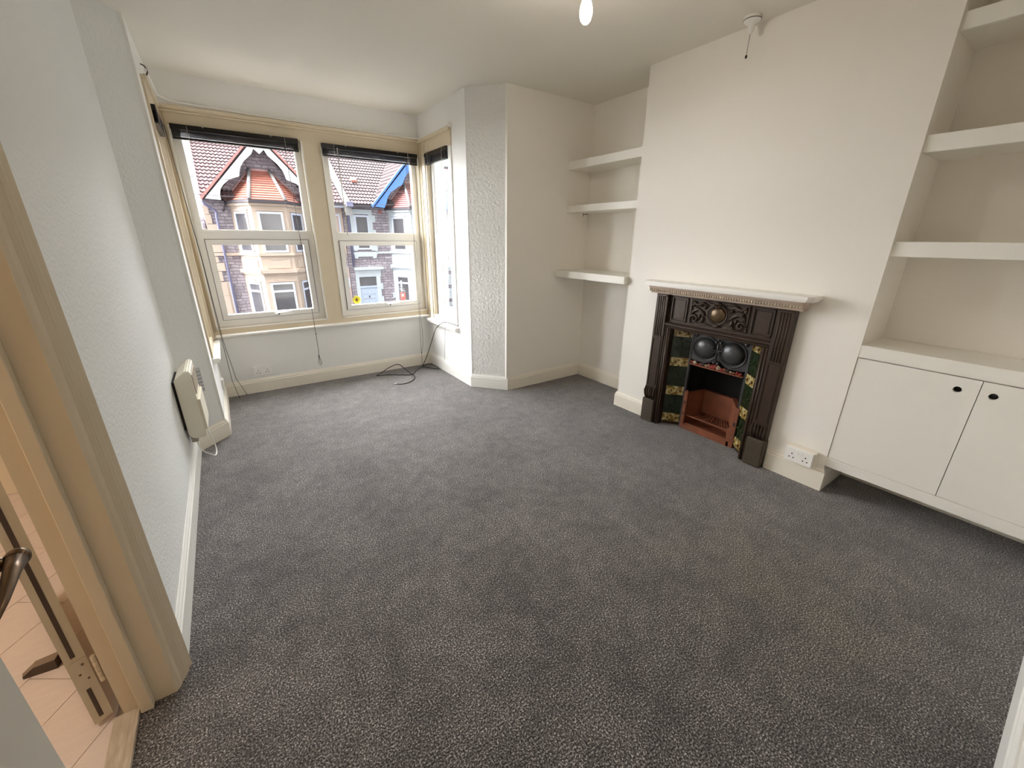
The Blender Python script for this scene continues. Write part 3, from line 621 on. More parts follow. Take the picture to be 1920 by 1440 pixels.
for i in range(17):
    u = (i+.5)/17; yy = y1-.01+(y0+.02-y1)*u; bmc = bmesh.new(); bmesh.ops.create_icosphere(bmc, subdivisions=1, radius=1)
    for v in bmc.verts: v.co *= random.uniform(.8, 1.15)
    r_ = random.uniform(.009, .014)+.006*math.exp(-((u-.45)/.18)**2)
    obj('coal', MB().bm(bmc, False, Matrix.Translation((2.728, yy, .520+r_*.8)) @ Matrix.Rotation(random.random()*3, 4, 'X') @ Matrix.Diagonal((r_*.9, r_*1.25, r_, 1))), M_coals[(0, 1, 0, 2, 3, 1, 2, 0)[i % 8]], hd)
# terracotta fire back and fret
obj('fire_back', MB().prism([(2.735, 1.607), (2.90, 1.565), (2.90, 1.350), (2.735, 1.235), (2.735, 1.215), (2.93, 1.33), (2.93, 1.585), (2.735, 1.625)], 0, .285), M_terra, fp, label='cracked terracotta fireback')
bt = obj('fire_side', MB().bev(2.715, 2.74, 1.592, 1.622, 0, .30, .004).bev(2.717, 2.73, 1.598, 1.612, .30, .31, .003), M_terra, fp)
obj('slot', MB().box(2.713, 2.716, 1.602, 1.612, .20, .222).box(2.713, 2.716, 1.600, 1.610, .115, .130), M_black, bt)
bt = obj('fire_side', MB().prism([(1.205, 0), (1.250, 0), (1.262, .12), (1.240, .16), (1.235, .24), (1.225, .30), (1.205, .30)], 2.715, 2.74, ax='x'), M_terra, fp)
obj('slot', MB().box(2.713, 2.716, 1.212, 1.226, .165, .19), M_black, bt)
gt = obj('grate', MB().bev(2.735, 2.745, 1.235, 1.605, .100, .110, .002).bev(2.885, 2.895, 1.345, 1.565, .100, .110, .002), M_terra, fp)
for k in range(15):
    yy = 1.585-.023*k; y2 = 1.565-(1.585-yy)*(.215/.345); obj('bar', MB().tube([(2.74, yy, .106), (2.89, y2, .106)], .0035, 5), M_terra, gt)
obj('ash_floor', MB().prism([(2.72, 1.22), (2.93, 1.30), (2.93, 1.60), (2.72, 1.62)], .001, .012), M_terra, fp)
obj('ash_lip', MB().prism([(2.715, 0), (2.715, .035), (2.735, .045), (2.80, .03), (2.80, 0)], 1.235, 1.60, ax='y'), M_terra, fp)

# ------------------------------------------------------------------ doorway on the left, hall
ar = thing('trim_door_casing', None, None, (XL, 1.39, 0), kind='structure')
prof = [(XL, 1.434), (-.345, 1.434), (-.342, 1.425), (-.349, 1.405), (-.349, 1.393), (-.354, 1.388), (-.360, 1.378), (-.356, 1.372), (-.361, 1.366), (-.363, 1.360), (-.368, 1.352), (-.373, 1.343), (XL-.02, 1.343), (XL-.02, 1.37), (XL, 1.37)]
prof = [(-.366, 1.434), (-.342, 1.432), (-.338, 1.424), (-.346, 1.412), (-.344, 1.402), (-.350, 1.394), (-.349, 1.388), (-.354, 1.384), (-.353, 1.379), (-.358, 1.375), (-.357, 1.370), (-.362, 1.366), (-.361, 1.360), (-.366, 1.350), (-.373, 1.342), (-.39, 1.342), (-.39, 1.375), (-.366, 1.375)]
obj('architrave', MB().prism(prof, 0.001, 2.14), M_doorp, ar)
obj('jamb', MB().box(-.373, -.47, 1.340, 1.371, 0, 2.08).box(-.466, -.502, 1.343, 1.371, 0, 2.08), M_doorp, ar)
obj('door_stop', MB().bev(-.458, -.428, 1.314, 1.342, 0.004, 2.06, .002), M_doorp, ar)
obj('head', MB().box(-.34, -.50, .55, 1.43, 2.05, 2.13), M_doorp, ar)
obj('near_jamb', MB().box(-.345, -.50, .50, .58, 0, 2.08), M_doorp, ar)
th = struct('trim_threshold', MB().bev(-.524, -.463, .58, 1.345, -.01, .008, .003).box(-.470, -.463, .58, 1.335, .008, .012), M_sill)
# hall
hf = struct('floor_hall', MB().box(-3.2, -.50, -1.0, 4.0, -.06, -.012), mat('hall_joint', (.50, .42, .38), .7, .1))
pm = {}
ang = R(34); ca, sa = math.cos(ang), math.sin(ang); Lp, Wp = .9, .19
for i in range(-14, 15):
    for j in range(-4, 5):
        cxp = -1.1+(j*Lp+(i % 3)*.3)*sa+i*Wp*ca; cyp = 1.7+(j*Lp+(i % 3)*.3)*ca-i*Wp*sa
        if not (-2.9 < cxp < .3 and -.6 < cyp < 3.8): continue
        w_, l_ = Wp/2-.0012, Lp/2-.0012
        c4 = [Vector((cxp+u*w_*ca+v*l_*sa, cyp-u*w_*sa+v*l_*ca)) for u, v in ((-1, -1), (1, -1), (1, 1), (-1, 1))]
        # clip against the threshold line x = -.524
        poly = []
        for k in range(4):
            p, q = c4[k], c4[(k+1) % 4]
            if p.x <= -.525: poly.append(p)
            if (p.x <= -.525) != (q.x <= -.525): poly.append(p+(q-p)*((-.525-p.x)/(q.x-p.x)))
        if len(poly) > 2: obj('plank', MB().prism(poly, -.012, -.002), M_hall, hf)
struct('wall_hall_far', MB().box(-2.6, -2.5, -.7, 3.6, 0, H), M_hallw)
struct('wall_hall_end', MB().box(-2.6, -.465, 3.2, 3.3, 0, H), M_hallw)
struct('wall_hall_near', MB().box(-2.6, -.465, -.7, -.6, 0, H), M_hallw)
struct('wall_hall_side', MB().box(-.50, -.466, 1.50, 3.2, 0, H).box(-.50, -.466, -.6, .50, 0, H).box(-.5, -.466, .5, 1.5, 2.13, H), M_hallw)
struct('ceiling_hall', MB().box(-2.6, -.465, -.7, 3.3, H, H+.1), M_ceil)
# far door, swung back into the hall: we look at its hinge edge
E0 = Vector((-.527, 1.362)); E1 = Vector((-.564, 1.344)); ed = (E1-E0); dn_ = Vector((-.384, .923)).normalized()
d2 = thing('door_1', None, None, (E0.x, E0.y, 0), kind='structure')
obj('leaf', MB().prism([E0, E1, E1+dn_*.74, E0+dn_*.74], .012, 2.0), M_doorp, d2)
m0 = E0+ed*.42; m1 = E0+ed*.66; of = -dn_*.0012
obj('edge_strip', MB().prism([m0, m1, m1+of, m0+of], .03, .145).prism([m0, m1, m1+of, m0+of], .27, 1.9), M_wedge, d2, label='dark smoke strip let into the door edge')
h0 = E0+ed*.02; h1 = E0+ed*.80; of2 = -dn_*.002
hg = obj('hinge', MB().prism([h0, h1, h1+of2, h0+of2], .155, .255), M_doorp, d2)
for k in range(5): obj('knuckle', MB().lathe([(.006, 0), (.006, .0185)], (-.512, 1.350, .157+k*.0195), seg=16, smooth=False), M_doorp, hg)
for u, z in ((.3, .18), (.6, .205), (.3, .235)):
    c = E0+ed*u-dn_*.0025; obj('screw', MB().ell((c.x, c.y, z), (.003, .003, .003), 8, 6), M_brass, hg)
wd = thing('door_wedge', 'dark brown door wedge on the pink hall floor beside the open door', 'door wedge', (-.76, 1.68, 0))
wv = [(-.705, 1.70), (-.712, 1.662), (-.795, 1.672), (-.800, 1.692)]
obj('wedge', MB().add([(*p, -.002) for p in wv]+[(-.705, 1.70, .034), (-.712, 1.662, .034), (-.795, 1.672, .006), (-.800, 1.692, .006), (-.765, 1.700, .030), (-.765, 1.667, .030)],
    [(0, 1, 2, 3), (4, 5, 9, 8), (8, 9, 6, 7), (0, 4, 8, 7, 3), (1, 2, 6, 9, 5), (0, 1, 5, 4), (2, 3, 7, 6)]), M_wedge, wd)
obj('paler_top', MB().add([(-.705, 1.70, .035), (-.712, 1.664, .035), (-.765, 1.669, .031), (-.765, 1.699, .031), (-.795, 1.674, .007), (-.799, 1.691, .007)], [(0, 1, 2, 3), (3, 2, 4, 5)]), mat('paler_brown', (.30, .22, .17), .5, .2), wd)  # paler brown sheet over the wedge's upper faces
# near door leaf at the left edge of the view
an = R(-10); n2 = Vector((math.cos(an), -math.sin(an))); t2 = Vector((math.sin(an), math.cos(an)))
Cc = Vector((-.280, .677)); B0 = Cc-n2*.06; E_ = B0+t2*.05
d1 = thing('door_2', None, None, (E_.x, E_.y, 0), kind='structure')
M_leaf = mat('grey_white_paint', (.50, .47, .41), .5, .02)
back = E_-t2*.72
obj('leaf', MB().prism([E_, back, back-n2*.04, E_-n2*.04], .01, 1.98), M_leaf, d1)
hz_ = 1.0
hl = MB(); c0 = B0; 
hl.tube([(c0.x, c0.y, hz_), (B0.x+n2.x*.035, B0.y+n2.y*.035, hz_), (Cc.x-n2.x*.008, Cc.y-n2.y*.008, hz_)], .009, 10)
g1 = Cc-t2*.012-n2*.004; pts = [Cc+n2*.002+t2*.004, Cc-t2*.03, Cc-t2*.075-n2*.004, Cc-t2*.12-n2*.012]
hl.tube([(p.x, p.y, hz_+dz_) for p, dz_ in zip(pts, (0, .001, -.004, -.010))], [.0105, .0080, .0055, .0035], 12)
hl.ell((pts[0].x, pts[0].y, hz_), (.012, .012, .012), 12, 8)
obj('lever_handle', hl, M_brass, d1, label='aged brass lever handle')
obj('backplate', MB().prism([B0-t2*.02, B0+t2*.02, B0+t2*.02+n2*.004, B0-t2*.02+n2*.004], .93, 1.07), M_brass, d1)
hlamp = lamp('hall_lamp', 'POINT', (-1.6, 1.2, 2.3), 19, (1.0, .90, .79), shadow_soft_size=.12)

# ------------------------------------------------------------------ the terrace across the street
GZ = -2.95; YH = 21.0; YBY = 19.8; YE = 20.55
def zz(z, Y=YH): return 1.38+(z-1.38)*Y/15
def stone(name, c1, c2, joint, sc=1.0):
    m, n, l, p = nodes(name); p.inputs['Roughness'].default_value = .9
    t = n.new('ShaderNodeTexCoord'); sp_ = n.new('ShaderNodeSeparateXYZ'); cb2 = n.new('ShaderNodeCombineXYZ')
    l.new(t.outputs['Object'], sp_.inputs[0]); l.new(sp_.outputs[0], cb2.inputs[0]); l.new(sp_.outputs[2], cb2.inputs[1])
    nz = n.new('ShaderNodeTexNoise'); nz.inputs['Scale'].default_value = 3.0; l.new(t.outputs['Object'], nz.inputs['Vector'])
    ad = n.new('ShaderNodeVectorMath'); ad.operation = 'MULTIPLY_ADD'; ad.inputs[1].default_value = (.16, .10, 0); l.new(nz.outputs['Color'], ad.inputs[0]); l.new(cb2.outputs[0], ad.inputs[2])
    b = n.new('ShaderNodeTexBrick'); b.inputs['Scale'].default_value = sc; b.inputs['Brick Width'].default_value = .27; b.inputs['Row Height'].default_value = .125
    b.inputs['Mortar Size'].default_value = .014; b.inputs['Mortar Smooth'].default_value = .4; b.inputs['Bias'].default_value = -.1
    b.inputs['Color1'].default_value = (*c1, 1); b.inputs['Color2'].default_value = (*c2, 1); b.inputs['Mortar'].default_value = (*joint, 1)
    b.offset_frequency = 2; b.squash = 1.4; b.squash_frequency = 3
    l.new(ad.outputs[0], b.inputs['Vector'])
    n3 = n.new('ShaderNodeTexNoise'); n3.inputs['Scale'].default_value = 9; l.new(t.outputs['Object'], n3.inputs['Vector'])
    mr = n.new('ShaderNodeMapRange'); mr.inputs[3].default_value = .6; mr.inputs[4].default_value = 1.4; l.new(n3.outputs['Fac'], mr.inputs[0])
    mu = n.new('ShaderNodeMix'); mu.data_type = 'RGBA'; mu.blend_type = 'MULTIPLY'; mu.inputs[0].default_value = 1; l.new(b.outputs['Color'], mu.inputs[6]); l.new(mr.outputs[0], mu.inputs[7])
    l.new(mu.outputs[2], p.inputs['Base Color'])
    bp = n.new('ShaderNodeBump'); bp.inputs['Distance'].default_value = .03; bp.invert = True; l.new(b.outputs['Fac'], bp.inputs['Height']); l.new(bp.outputs[0], p.inputs['Normal'])
    return m
M_rub = stone('purple_rubble', (.30, .26, .29), (.46, .41, .44), (.24, .21, .23))
M_bath = mat('bath_stone', (.58, .47, .38), .85, .10, 1.6, .15, 8, dark=(.40, .32, .265))
M_wpaint = mat('white_masonry', (.56, .61, .64), .8, .06, 2)
M_pink = mat('pinkish_render', (.52, .40, .36), .85, .06, 2)
M_tile1 = mat('weathered_pantile', (.125, .078, .082), .8, .16, 3.5, dark=(.075, .045, .048))
M_tile2 = mat('brown_pantile', (.10, .074, .078), .8, .16, 3.5, dark=(.062, .045, .046))
M_redt = mat('red_plain_tile', (.46, .16, .11), .8, .2, 3.5, dark=(.26, .12, .10))
M_redt2 = mat('dull_red_tile', (.34, .14, .13), .8, .2, 2.5, dark=(.24, .11, .11))
M_verge = mat('red_verge', (.58, .25, .23), .8, .1, 3)
M_cem = mat('grey_cement', (.30, .29, .285), .9, .12, 5)
M_bwhite = mat('bargeboard_white', (.60, .66, .66), .6, .02)
M_bblue = mat('bargeboard_blue', (.10, .24, .62), .5, .08, 3)
M_gut = mat('dark_gutter', (.07, .06, .07), .5, .1)
M_pipe = mat('blue_grey_pipe', (.22, .22, .34), .5, .1)
M_pane = mat('dark_far_pane', (.10, .095, .105), .08, .3, 1.5, spec=.8)
M_fwin = mat('far_window_white', (.60, .65, .76), .4, .02)
M_fdoor = mat('pale_blue_door', (.46, .53, .64), .5, .03)
M_road = mat('asphalt', (.05, .05, .052), .9, .1, 3)
struct('ground_street', MB().box(-40, 50, 4.6, 60, GZ-.1, GZ), M_road)

class Face:
    """a vertical wall face from A to B (plan), outward normal towards the street"""
    def __init__(s, A, B):
        s.A = Vector(A); s.B = Vector(B); s.d = (s.B-s.A).normalized(); s.L = (s.B-s.A).length; s.n = Vector((s.d.y, -s.d.x))
    def u(s, x15):
        k = x15/15; dx, dy = s.B-s.A; return (k*s.A.y-s.A.x)/(dx-k*dy)*s.L
    def bx(s, mb, u0, u1, z0, z1, o0, o1):
        P = [s.A+s.d*u+s.n*o for u, o in ((u0, o0), (u1, o0), (u1, o1), (u0, o1))]
        return mb.prism(P, z0, z1)
def fwindow(F, u0, u1, z0, z1, parent, zt=None, surround=None, sw=.12):
    if surround:
        s_ = MB(); F.bx(s_, u0-sw, u0, z0-sw, z1+sw, 0, .07); F.bx(s_, u1, u1+sw, z0-sw, z1+sw, 0, .07); F.bx(s_, u0, u1, z1, z1+sw, 0, .07); F.bx(s_, u0-sw-.03, u1+sw+.03, z0-.09, z0, 0, .11)
        obj('window_surround', s_, surround, parent)
    f = MB(); e = .075
    F.bx(f, u0, u0+e, z0, z1, .01, .05); F.bx(f, u1-e, u1, z0, z1, .01, .05); F.bx(f, u0+e, u1-e, z0, z0+e, .01, .05); F.bx(f, u0+e, u1-e, z1-e, z1, .01, .05)
    if zt: F.bx(f, u0+e, u1-e, zt-.04, zt+.04, .01, .06)
    w = obj('window', f, M_fwin, parent)
    p = MB(); F.bx(p, u0+e*.5, u1-e*.5, z0+e*.5, z1-e*.5, .005, .02); obj('pane', p, M_pane, w)
    return w
def courses(bl, br, tl, tr, n, t=.03, wave=0, pitch=.145):
    """overlapping courses of tiles on a sloping quad"""
    bl, br, tl, tr = map(Vector, (bl, br, tl, tr)); nr = (br-bl).cross(tl-bl).normalized()
    if nr.z < 0: nr = -nr
    mb = MB()
    for k in range(n):
        a0, a1 = k/n, (k+1.15)/n; a1 = min(a1, 1)
        p0 = bl.lerp(tl, a0); p1 = br.lerp(tr, a0); q0 = bl.lerp(tl, a1); q1 = br.lerp(tr, a1)
        ns_ = max(1, int((p1-p0).length/pitch*4)) if wave else 1
        vs = []; fs_ = []
        for i in range(ns_+1):
            u = i/ns_; w_ = wave*math.sin(2*PI*i/4+.4) if wave else 0
            a_ = p0.lerp(p1, u); b_ = q0.lerp(q1, u)
            vs += [a_-nr*.01, a_+nr*(t+w_), b_+nr*(w_+.002)]
        for i in range(ns_): j = i*3; fs_ += [(j, j+3, j+4, j+1), (j+1, j+4, j+5, j+2)]
        mb.add(vs, fs_)
    return mb
def bay_house(root, L, wallm, redm, board, zlow=-2.9, gable=True):
    """canted two-storey bay whose wall-side left corner is at x = L, with its gable over it"""
    a, b, c, d = (L, YH), (L+.633, YBY), (L+1.848, YBY), (L+2.66, YH)
    by = obj('bay_wall', MB().prism([a, b, c, d, (L+2.66, YH+.2), (L, YH+.2)], GZ, zz(2.31, YBY)), wallm, root)
    F = [Face(a, b), Face(b, c), Face(c, d)]
    z = lambda q: zz(q, YBY)
    for i, f in enumerate(F):
        s_ = MB(); f.bx(s_, -.03, f.L+.03, z(.82), z(.90), 0, .07); f.bx(s_, -.03, f.L+.03, z(.30), z(.41), 0, .12); f.bx(s_, -.03, f.L+.03, z(.25), z(.29), 0, .06)
        f.bx(s_, -.03, f.L+.03, z(2.24), z(2.31), 0, .08)
        obj('string_course', s_, wallm, by)
        mrg = .20 if i != 1 else .17
        p = MB(); f.bx(p, mrg, f.L-mrg, z(.45), z(.70), 0, .035); f.bx(p, mrg+.2, f.L-mrg-.2, z(.69), z(.735), 0, .035); obj('panel', p, wallm, by)
        m1, m2 = (.25, .30) if i == 0 else ((.17, .16) if i == 1 else (.26, .30))
        fwindow(f, m1, f.L-m2, z(.915), z(2.075), root)
        fwindow(f, m1, f.L-m2, z(-1.05), z(.01), root, zt=z(-.26))
        h = MB(); f.bx(h, m1-.05, f.L-m2+.05, z(2.10), z(2.14), 0, .05); f.bx(h, m1-.05, f.L-m2+.05, z(.03), z(.065), 0, .05)
        mid = (m1+f.L-m2)/2; h.prism([f.A+f.d*(mid-.12), f.A+f.d*(mid+.12), f.A+f.d*(mid+.12)+f.n*.06, f.A+f.d*(mid-.12)+f.n*.06], z(.065), z(.10))
        obj('label_moulding', h, wallm, by)
    # bay roof
    ze, zt_ = z(2.385), zz(3.18)
    P0, P1, P2, P3 = (L-.11, YH, ze), (L+.62, YBY-.14, ze), (L+1.86, YBY-.14, ze), (L+2.77, YH, ze)
    T0, T1 = (L+.896, YH, zt_), (L+1.60, YH, zt_)
    rf = obj('bay_roof', MB().add([P0, P1, P2, P3, T0, T1], [(0, 1, 4), (1, 2, 5, 4), (2, 3, 5), (0, 4, 5, 3), (0, 3, 2, 1)]), redm, root, label='red hipped tile roof over the bay')
    for q in ((P0, P1, T0, T0), (P1, P2, T0, T1), (P2, P3, T1, T1)): obj('roof_tiles', courses(*q, 13, .035), redm, rf, kind='stuff')
    for q in ((P1, T0), (P2, T1)): obj('hip', MB().tube([Vector(q[0])+Vector((0, -.02, .03)), Vector(q[1])+Vector((0, -.02, .03))], .07, 6), M_cem, rf)
    obj('flashing', MB().tube([P0, (T0[0], YH-.02, zt_)], .06, 5).tube([(T0[0], YH-.03, zt_), (T1[0], YH-.03, zt_)], .06, 5).tube([(T1[0], YH-.02, zt_), P3], .06, 5), mat('pink_flashing', (.58, .38, .38), .8, .1), rf)
    g = MB(); pts = [P0, P1, P2, P3]
    for i in range(3):
        f = Face(pts[i][:2], pts[i+1][:2]); f.bx(g, -.03, f.L+.03, z(2.315), z(2.385), -.06, .06)
    obj('bay_gutter', g, M_gut, root, label='dark gutter round the bay')
    # gable
    cx = L+1.31; zb = zz(2.34, 20.6); za = zz(4.08, 20.6); hw = 2.09
    obj('gable_wall', MB().prism([(cx-hw+.25, zb), (cx, za-.25), (cx+hw-.25, zb)], YH, YH+.25, ax='y'), M_rub, root)
    sl = (za-zb)/hw
    rg = obj('gable_roof', MB().prism([(cx-hw-.06, zb-.02), (cx, za), (cx+hw+.06, zb-.02), (cx+hw+.06, zb+.06), (cx, za+.10), (cx-hw-.06, zb+.06)], 20.5, 25.5, ax='y'), M_tile2, root)
    obj('roof_tiles', courses((cx-hw-.06, 25.0, zb+.06), (cx-hw-.06, 20.5, zb+.06), (cx, 25.0, za+.1), (cx, 20.5, za+.1), 12, .04, .02), M_tile2, rg, kind='stuff')
    for sg in (-1, 1):
        obj('verge', MB().prism([(cx+sg*(hw+.10), zb-.03), (cx+sg*.0, za+.07), (cx, za+.17), (cx+sg*(hw+.14), zb+.05)], 20.40, 20.55, ax='y'), M_verge if board is M_bwhite else board, root)
        # scalloped inner edge, measured on the left board (distance from apex in x15 units, z15)
        prof_ = [(1.52, 2.36), (1.15, 2.335), (1.15, 2.47), (1.11, 2.62), (1.02, 2.74), (.86, 2.88), (.60, 2.98), (.57, 3.10), (.53, 3.22), (.42, 3.38), (.20, 3.58), (.13, 3.72), (0, 3.60), (0, 4.06)]
        if board is M_bwhite: pr = prof_
        else: pr = [(1.52, 2.36), (1.20, 2.33), (1.14, 2.44), (1.06, 2.66), (.95, 2.82), (.70, 2.99), (.50, 3.10), (.40, 3.32), (.12, 3.66), (0, 3.60), (0, 4.06)]
        obj('bargeboard', MB().prism([(cx+sg*q*20.5/15, zz(w_, 20.5)) for q, w_ in pr], 20.42, 20.50, ax='y'), board, root, label='scalloped white bargeboard' if board is M_bwhite else 'bright blue bargeboard')
    return F
def main_roof(root, x0, x1, m, n=16):
    za, zb_ = 2.80, 5.28
    obj('roof', MB().prism([(YE, za-.04), (24.45, zb_-.04), (28.3, za-.04)], x0, x1, ax='x'), m, root)
    obj('roof_tiles', courses((x0, YE, za), (x1, YE, za), (x0, 24.45, zb_), (x1, 24.45, zb_), n, .045, .022), m, root, kind='stuff')
    obj('ridge_tiles', MB().tube([(x0, 24.45, zb_+.02), (x1, 24.45, zb_+.02)], .12, 8), M_cem, root, label='grey ridge tiles')

hA = thing('house', 'stone terraced house with white scalloped gable and cream bay, seen through the left front window', 'house', (2, YH, GZ), group=None)
obj('wall', MB().box(-.19, 4.98, YH, YH+7, GZ, 2.8), M_rub, hA)
bay_house(hA, .70, M_bath, M_redt, M_bwhite)
main_roof(hA, -.19, 4.97, M_tile1)
obj('verge_pipe', MB().tube([(-.22, YE, 2.85), (-.22, 24.4, 5.34)], .05, 6), M_bwhite, hA, label='white roof verge')
FA = Face((-.19, YH), (5.2, YH))
k = 0; zq = zz(-2)
zl = [(.93, 1.70, .10), (1.70, 1.95, .0), (.65, .83, -.05), (.41, .65, .07), (.12, .41, -.04), (-.3, .10, .02), (-.9, -.3, .02), (1.95, 2.2, -.03)]
for z0, z1, xr in zl: obj('quoin', MB().box(-.21, xr*1.4, YH-.05, YH, zz(z0)+.01, zz(z1)-.01), M_bath, hA)
s_ = MB(); FA.bx(s_, 0, .95, zz(.84), zz(.92), 0, .07); FA.bx(s_, 3.5, 5.16, zz(.84), zz(.92), 0, .06); obj('string_course', s_, M_bath, hA)
obj('drainpipe', MB().tube([(-.18, YE, 2.65), (-.10, YE+.1, 2.52), (.14, YH-.10, 2.36), (.20, YH-.10, 2.25), (.175, YH-.08, 2.1), (.175, YH-.08, GZ)], .045, 8), M_pipe, hA)
obj('overflow_pipe', MB().tube([(.60, YH-.12, 2.66), (.50, YH-.08, 2.45), (.44, YH-.06, 2.30)], .035, 6), M_gut, hA)
d_ = MB(); FA.bx(d_, .02, .32, GZ, zz(.10), 0, .03); obj('door_surround', d_, M_bath, hA)
d_ = MB(); FA.bx(d_, .30, .34, GZ, zz(.08), 0, .05); obj('door_frame', d_, M_fwin, hA)
# right-hand flank of the cream house
obj('render_panel', MB().box(4.50, 4.97, YH-.03, YH, zz(.72), 2.75).box(4.5, 4.97, YH-.04, YH, GZ, zz(.42)), M_pink, hA)
FR = Face((0, YH), (10, YH)); fwindow(FR, 4.52, 4.85, zz(.95), zz(2.08), hA, surround=M_bath, sw=.08)
fwindow(FR, 4.78, 4.94, zz(-.25), zz(.06), hA)
g = MB().bev(-.2, 6.25, YE-.10, YE+.02, 2.70, 2.79, .01); obj('gutter', MB().box(3.95, 4.98, YE-.10, YE+.02, 2.70, 2.79), M_gut, hA)
obj('eaves_board', MB().box(3.95, 4.98, YE, YH+.1, 2.62, 2.70), M_fwin, hA)

hB = thing('house', 'stone terraced house with bright blue bargeboard and white bay, seen through the right front window', 'house', (8, YH, GZ))
obj('wall', MB().box(5.0, 13.6, YH, YH+7, GZ, 2.8), M_rub, hB)
bay_house(hB, 7.11, M_wpaint, M_redt2, M_bblue)
main_roof(hB, 5.25, 13.6, M_tile2)
obj('loose_tile', MB().add([(5.85+a_*.25, 22.07+b_*.25, 3.90+b_*.163+.05) for a_, b_ in ((0, 0), (1, 0), (1, 1), (0, 1))]+[(5.85+a_*.25, 22.07+b_*.25, 3.86+b_*.163) for a_, b_ in ((0, 0), (1, 0), (1, 1), (0, 1))], [(0, 1, 2, 3), (4, 7, 6, 5), (0, 4, 5, 1), (1, 5, 6, 2), (2, 6, 7, 3), (3, 7, 4, 0)]), M_redt, hB, label='orange replacement tile')
pw = MB().add([(5.0, YE-.15, 2.75), (5.28, YE-.15, 2.75), (5.28, 24.5, 5.55), (5.0, 24.5, 5.55), (5.0, YE-.15, 2.3), (5.28, YE-.15, 2.3), (5.28, 24.5, 4.9), (5.0, 24.5, 4.9)], [(0, 1, 2, 3), (4, 7, 6, 5), (0, 4, 5, 1), (1, 5, 6, 2), (2, 6, 7, 3), (3, 7, 4, 0)])
obj('party_wall', pw, M_cem, hB, label='grey rendered party wall crossing the roof')
obj('hopper', MB().prism([(5.05, YE-.3), (5.32, YE-.3), (5.32, YE), (5.05, YE)], 2.66, 2.86), M_pipe, hB)
obj('gutter', MB().box(5.2, 6.25, YE-.10, YE+.02, 2.68, 2.77), M_gut, hB)
obj('drainpipe', MB().tube([(5.24, YE-.1, 2.7), (5.20, YH-.08, 2.4), (5.20, YH-.08, zz(.42))], .05, 8), M_pipe, hB)
s_ = MB()
for a_, b_, z0, z1 in ((3.77, 4.50, 2.10, 2.25), (3.77, 3.91, .94, 2.10), (4.38, 4.50, .94, 2.10), (4.5, 4.60, 1.86, 2.08), (4.5, 4.59, 1.4, 1.62), (4.5, 4.59, .92, 1.15), (3.76, 4.58, .82, .90), (3.78, 3.90, .69, .82), (4.40, 4.53, .69, .82), (3.9, 4.4, .745, .82)):
    FR.bx(s_, a_*1.4, b_*1.4, zz(z0), zz(z1), 0, .06)
obj('window_surround', s_, M_wpaint, hB)
fwindow(FR, 3.91*1.4, 4.38*1.4, zz(.98), zz(2.07), hB)
s_ = MB(); FR.bx(s_, 4.585*1.4, 5.09*1.4, zz(.84), zz(.91), 0, .06); obj('string_course', s_, M_wpaint, hB)
s_ = MB()
for a_, b_, z0, z1, o_ in ((3.71, 4.71, .31, .40, .16), (3.74, 4.62, .07, .31, .06), (3.73, 3.85, -2.9, .07, .06), (4.44, 4.58, -2.9, .07, .06), (4.58, 4.66, -.39, -.17, .05), (4.58, 4.65, -.87, -.64, .05), (4.58, 4.65, -1.3, -1.1, .05)):
    FR.bx(s_, a_*1.4, b_*1.4, zz(z0), zz(z1), 0, o_)
obj('door_surround', s_, M_wpaint, hB, label='white door surround with cornice')
dd_ = MB(); FR.bx(dd_, 3.85*1.4, 4.44*1.4, GZ, zz(-.28), 0, .03); FR.bx(dd_, 3.85*1.4, 4.44*1.4, zz(-.30), zz(-.24), 0, .06); dr = obj('door', dd_, M_fdoor, hB)
for a_ in (3.93, 4.20):
    for z0, z1 in ((-.52, -.38), (-.68, -.55), (-1.1, -.72)):
        q = MB(); FR.bx(q, a_*1.4, (a_+.14)*1.4, zz(z0), zz(z1), .03, .05); obj('door_panel', q, M_fdoor, dr)
q = MB(); FR.bx(q, 4.12*1.4, 4.15*1.4, zz(-.64), zz(-.58), .03, .07); obj('knocker', q, M_gut, dr)
q = MB(); FR.bx(q, 3.86*1.4, 4.43*1.4, zz(-.23), zz(.06), 0, .02); obj('fanlight', q, M_pane, hB)
for k in range(14):
    z0 = -2.6+k*.38; obj('quoin', MB().box(10.05, 10.38+.10*(k % 2), YH-.05, YH, z0, z0+.19 if k % 2 else z0+.36), M_wpaint, hB)
for z0, z1 in ((.30, .39), (-.73, -.53)): obj('quoin', MB().box(5.0*1.4, 5.09*1.4, YH-.05, YH, zz(z0), zz(z1)), M_wpaint, hB)
obj('air_brick', MB().bev(4.74*1.4, 4.87*1.4, YH-.02, YH, zz(2.14), zz(2.26), .005), M_redt2, hB)
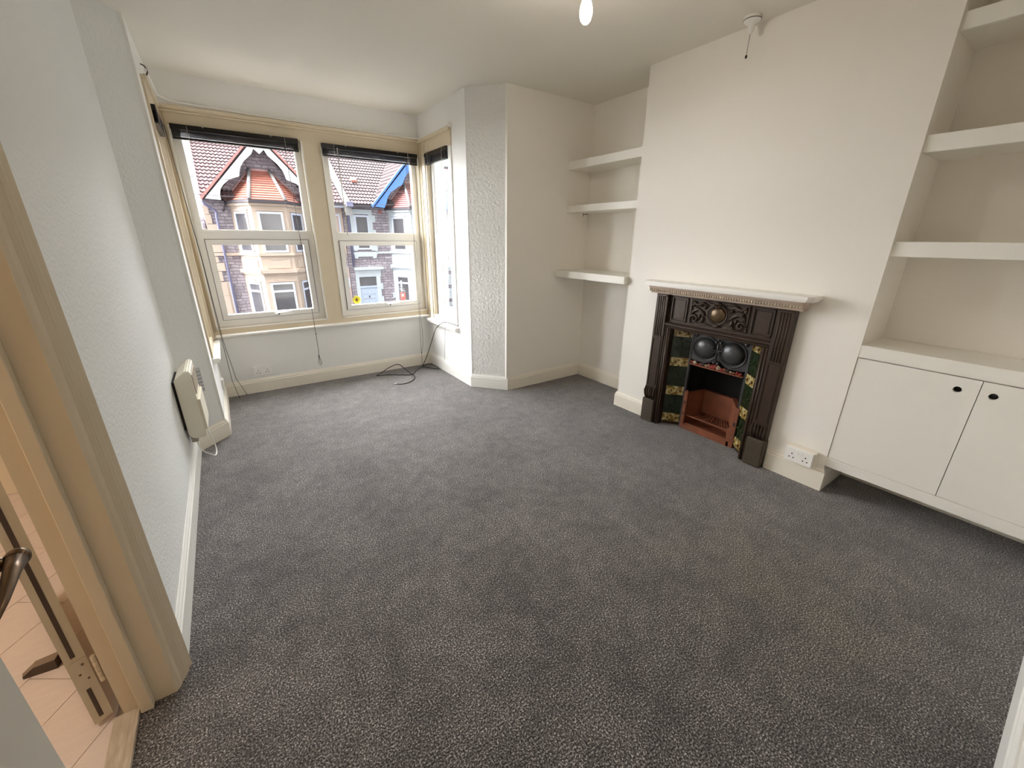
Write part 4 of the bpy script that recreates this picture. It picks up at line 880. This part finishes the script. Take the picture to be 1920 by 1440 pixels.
hC = thing('house', 'plain stone house end at the far left of the street, beside the white gable', 'house', (-3, 23, GZ))
obj('wall', MB().box(-7, -.28, 23, 29, GZ, 1.38+.49*23/15), M_rub, hC)
obj('quoin', MB().box(-.62, -.26, 22.95, 23, GZ, 1.38+.2*23/15), M_bath, hC)
obj('drainpipe', MB().tube([(-.42, 22.9, 1.9), (-.30, 22.9, GZ)], .05, 6), M_wpaint, hC)
for i, (z0, z1, lab) in enumerate(((2.86, 2.80, 'upper thin telephone wire crossing in front of the white gable'), (2.46, 2.44, 'lower thin telephone wire crossing in front of the red bay roof'))):
    pts = [(-4+k, 13+.05*k, z0+(z1-z0)*k/12-.004*k*(12-k)) for k in range(13)]
    o = thing('telephone_wire', lab, 'wire', pts[0]); obj('wire', MB().tube(pts, .0055, 5), M_gut, o)
sg_ = thing('street_sign', 'red and white sign with a grey-striped top in front of the white bay', 'sign', (7.2, 19.3, GZ))
obj('post', MB().box(6.86, 6.92, 19.3, 19.36, GZ, -.55), M_wpaint, sg_)
obj('board', MB().bev(6.78, 7.02, 19.22, 19.28, zz(-.85, 19.25), zz(-.55, 19.25), .01), mat('sign_red', (.85, .16, .13), .5, .03), sg_)
obj('white_patch', MB().box(6.83, 6.93, 19.21, 19.22, zz(-.70, 19.25), zz(-.60, 19.25)), M_wpaint, sg_)
for k in range(3): obj('stripe', MB().add([(6.76, 19.2, zz(-.33-.07*k, 19.2)), (7.0, 19.2, zz(-.43-.07*k, 19.2)), (7.0, 19.2, zz(-.46-.07*k, 19.2)), (6.76, 19.2, zz(-.36-.07*k, 19.2))]+[(6.76, 19.25, zz(-.33-.07*k, 19.2)), (7.0, 19.25, zz(-.43-.07*k, 19.2)), (7.0, 19.25, zz(-.46-.07*k, 19.2)), (6.76, 19.25, zz(-.36-.07*k, 19.2))], [(0, 1, 2, 3), (4, 7, 6, 5), (0, 4, 5, 1), (1, 5, 6, 2), (2, 6, 7, 3), (3, 7, 4, 0)]), M_cem if k != 1 else M_wpaint, sg_)
for o in bpy.data.objects:
    if '_o' in o: del o['_o']
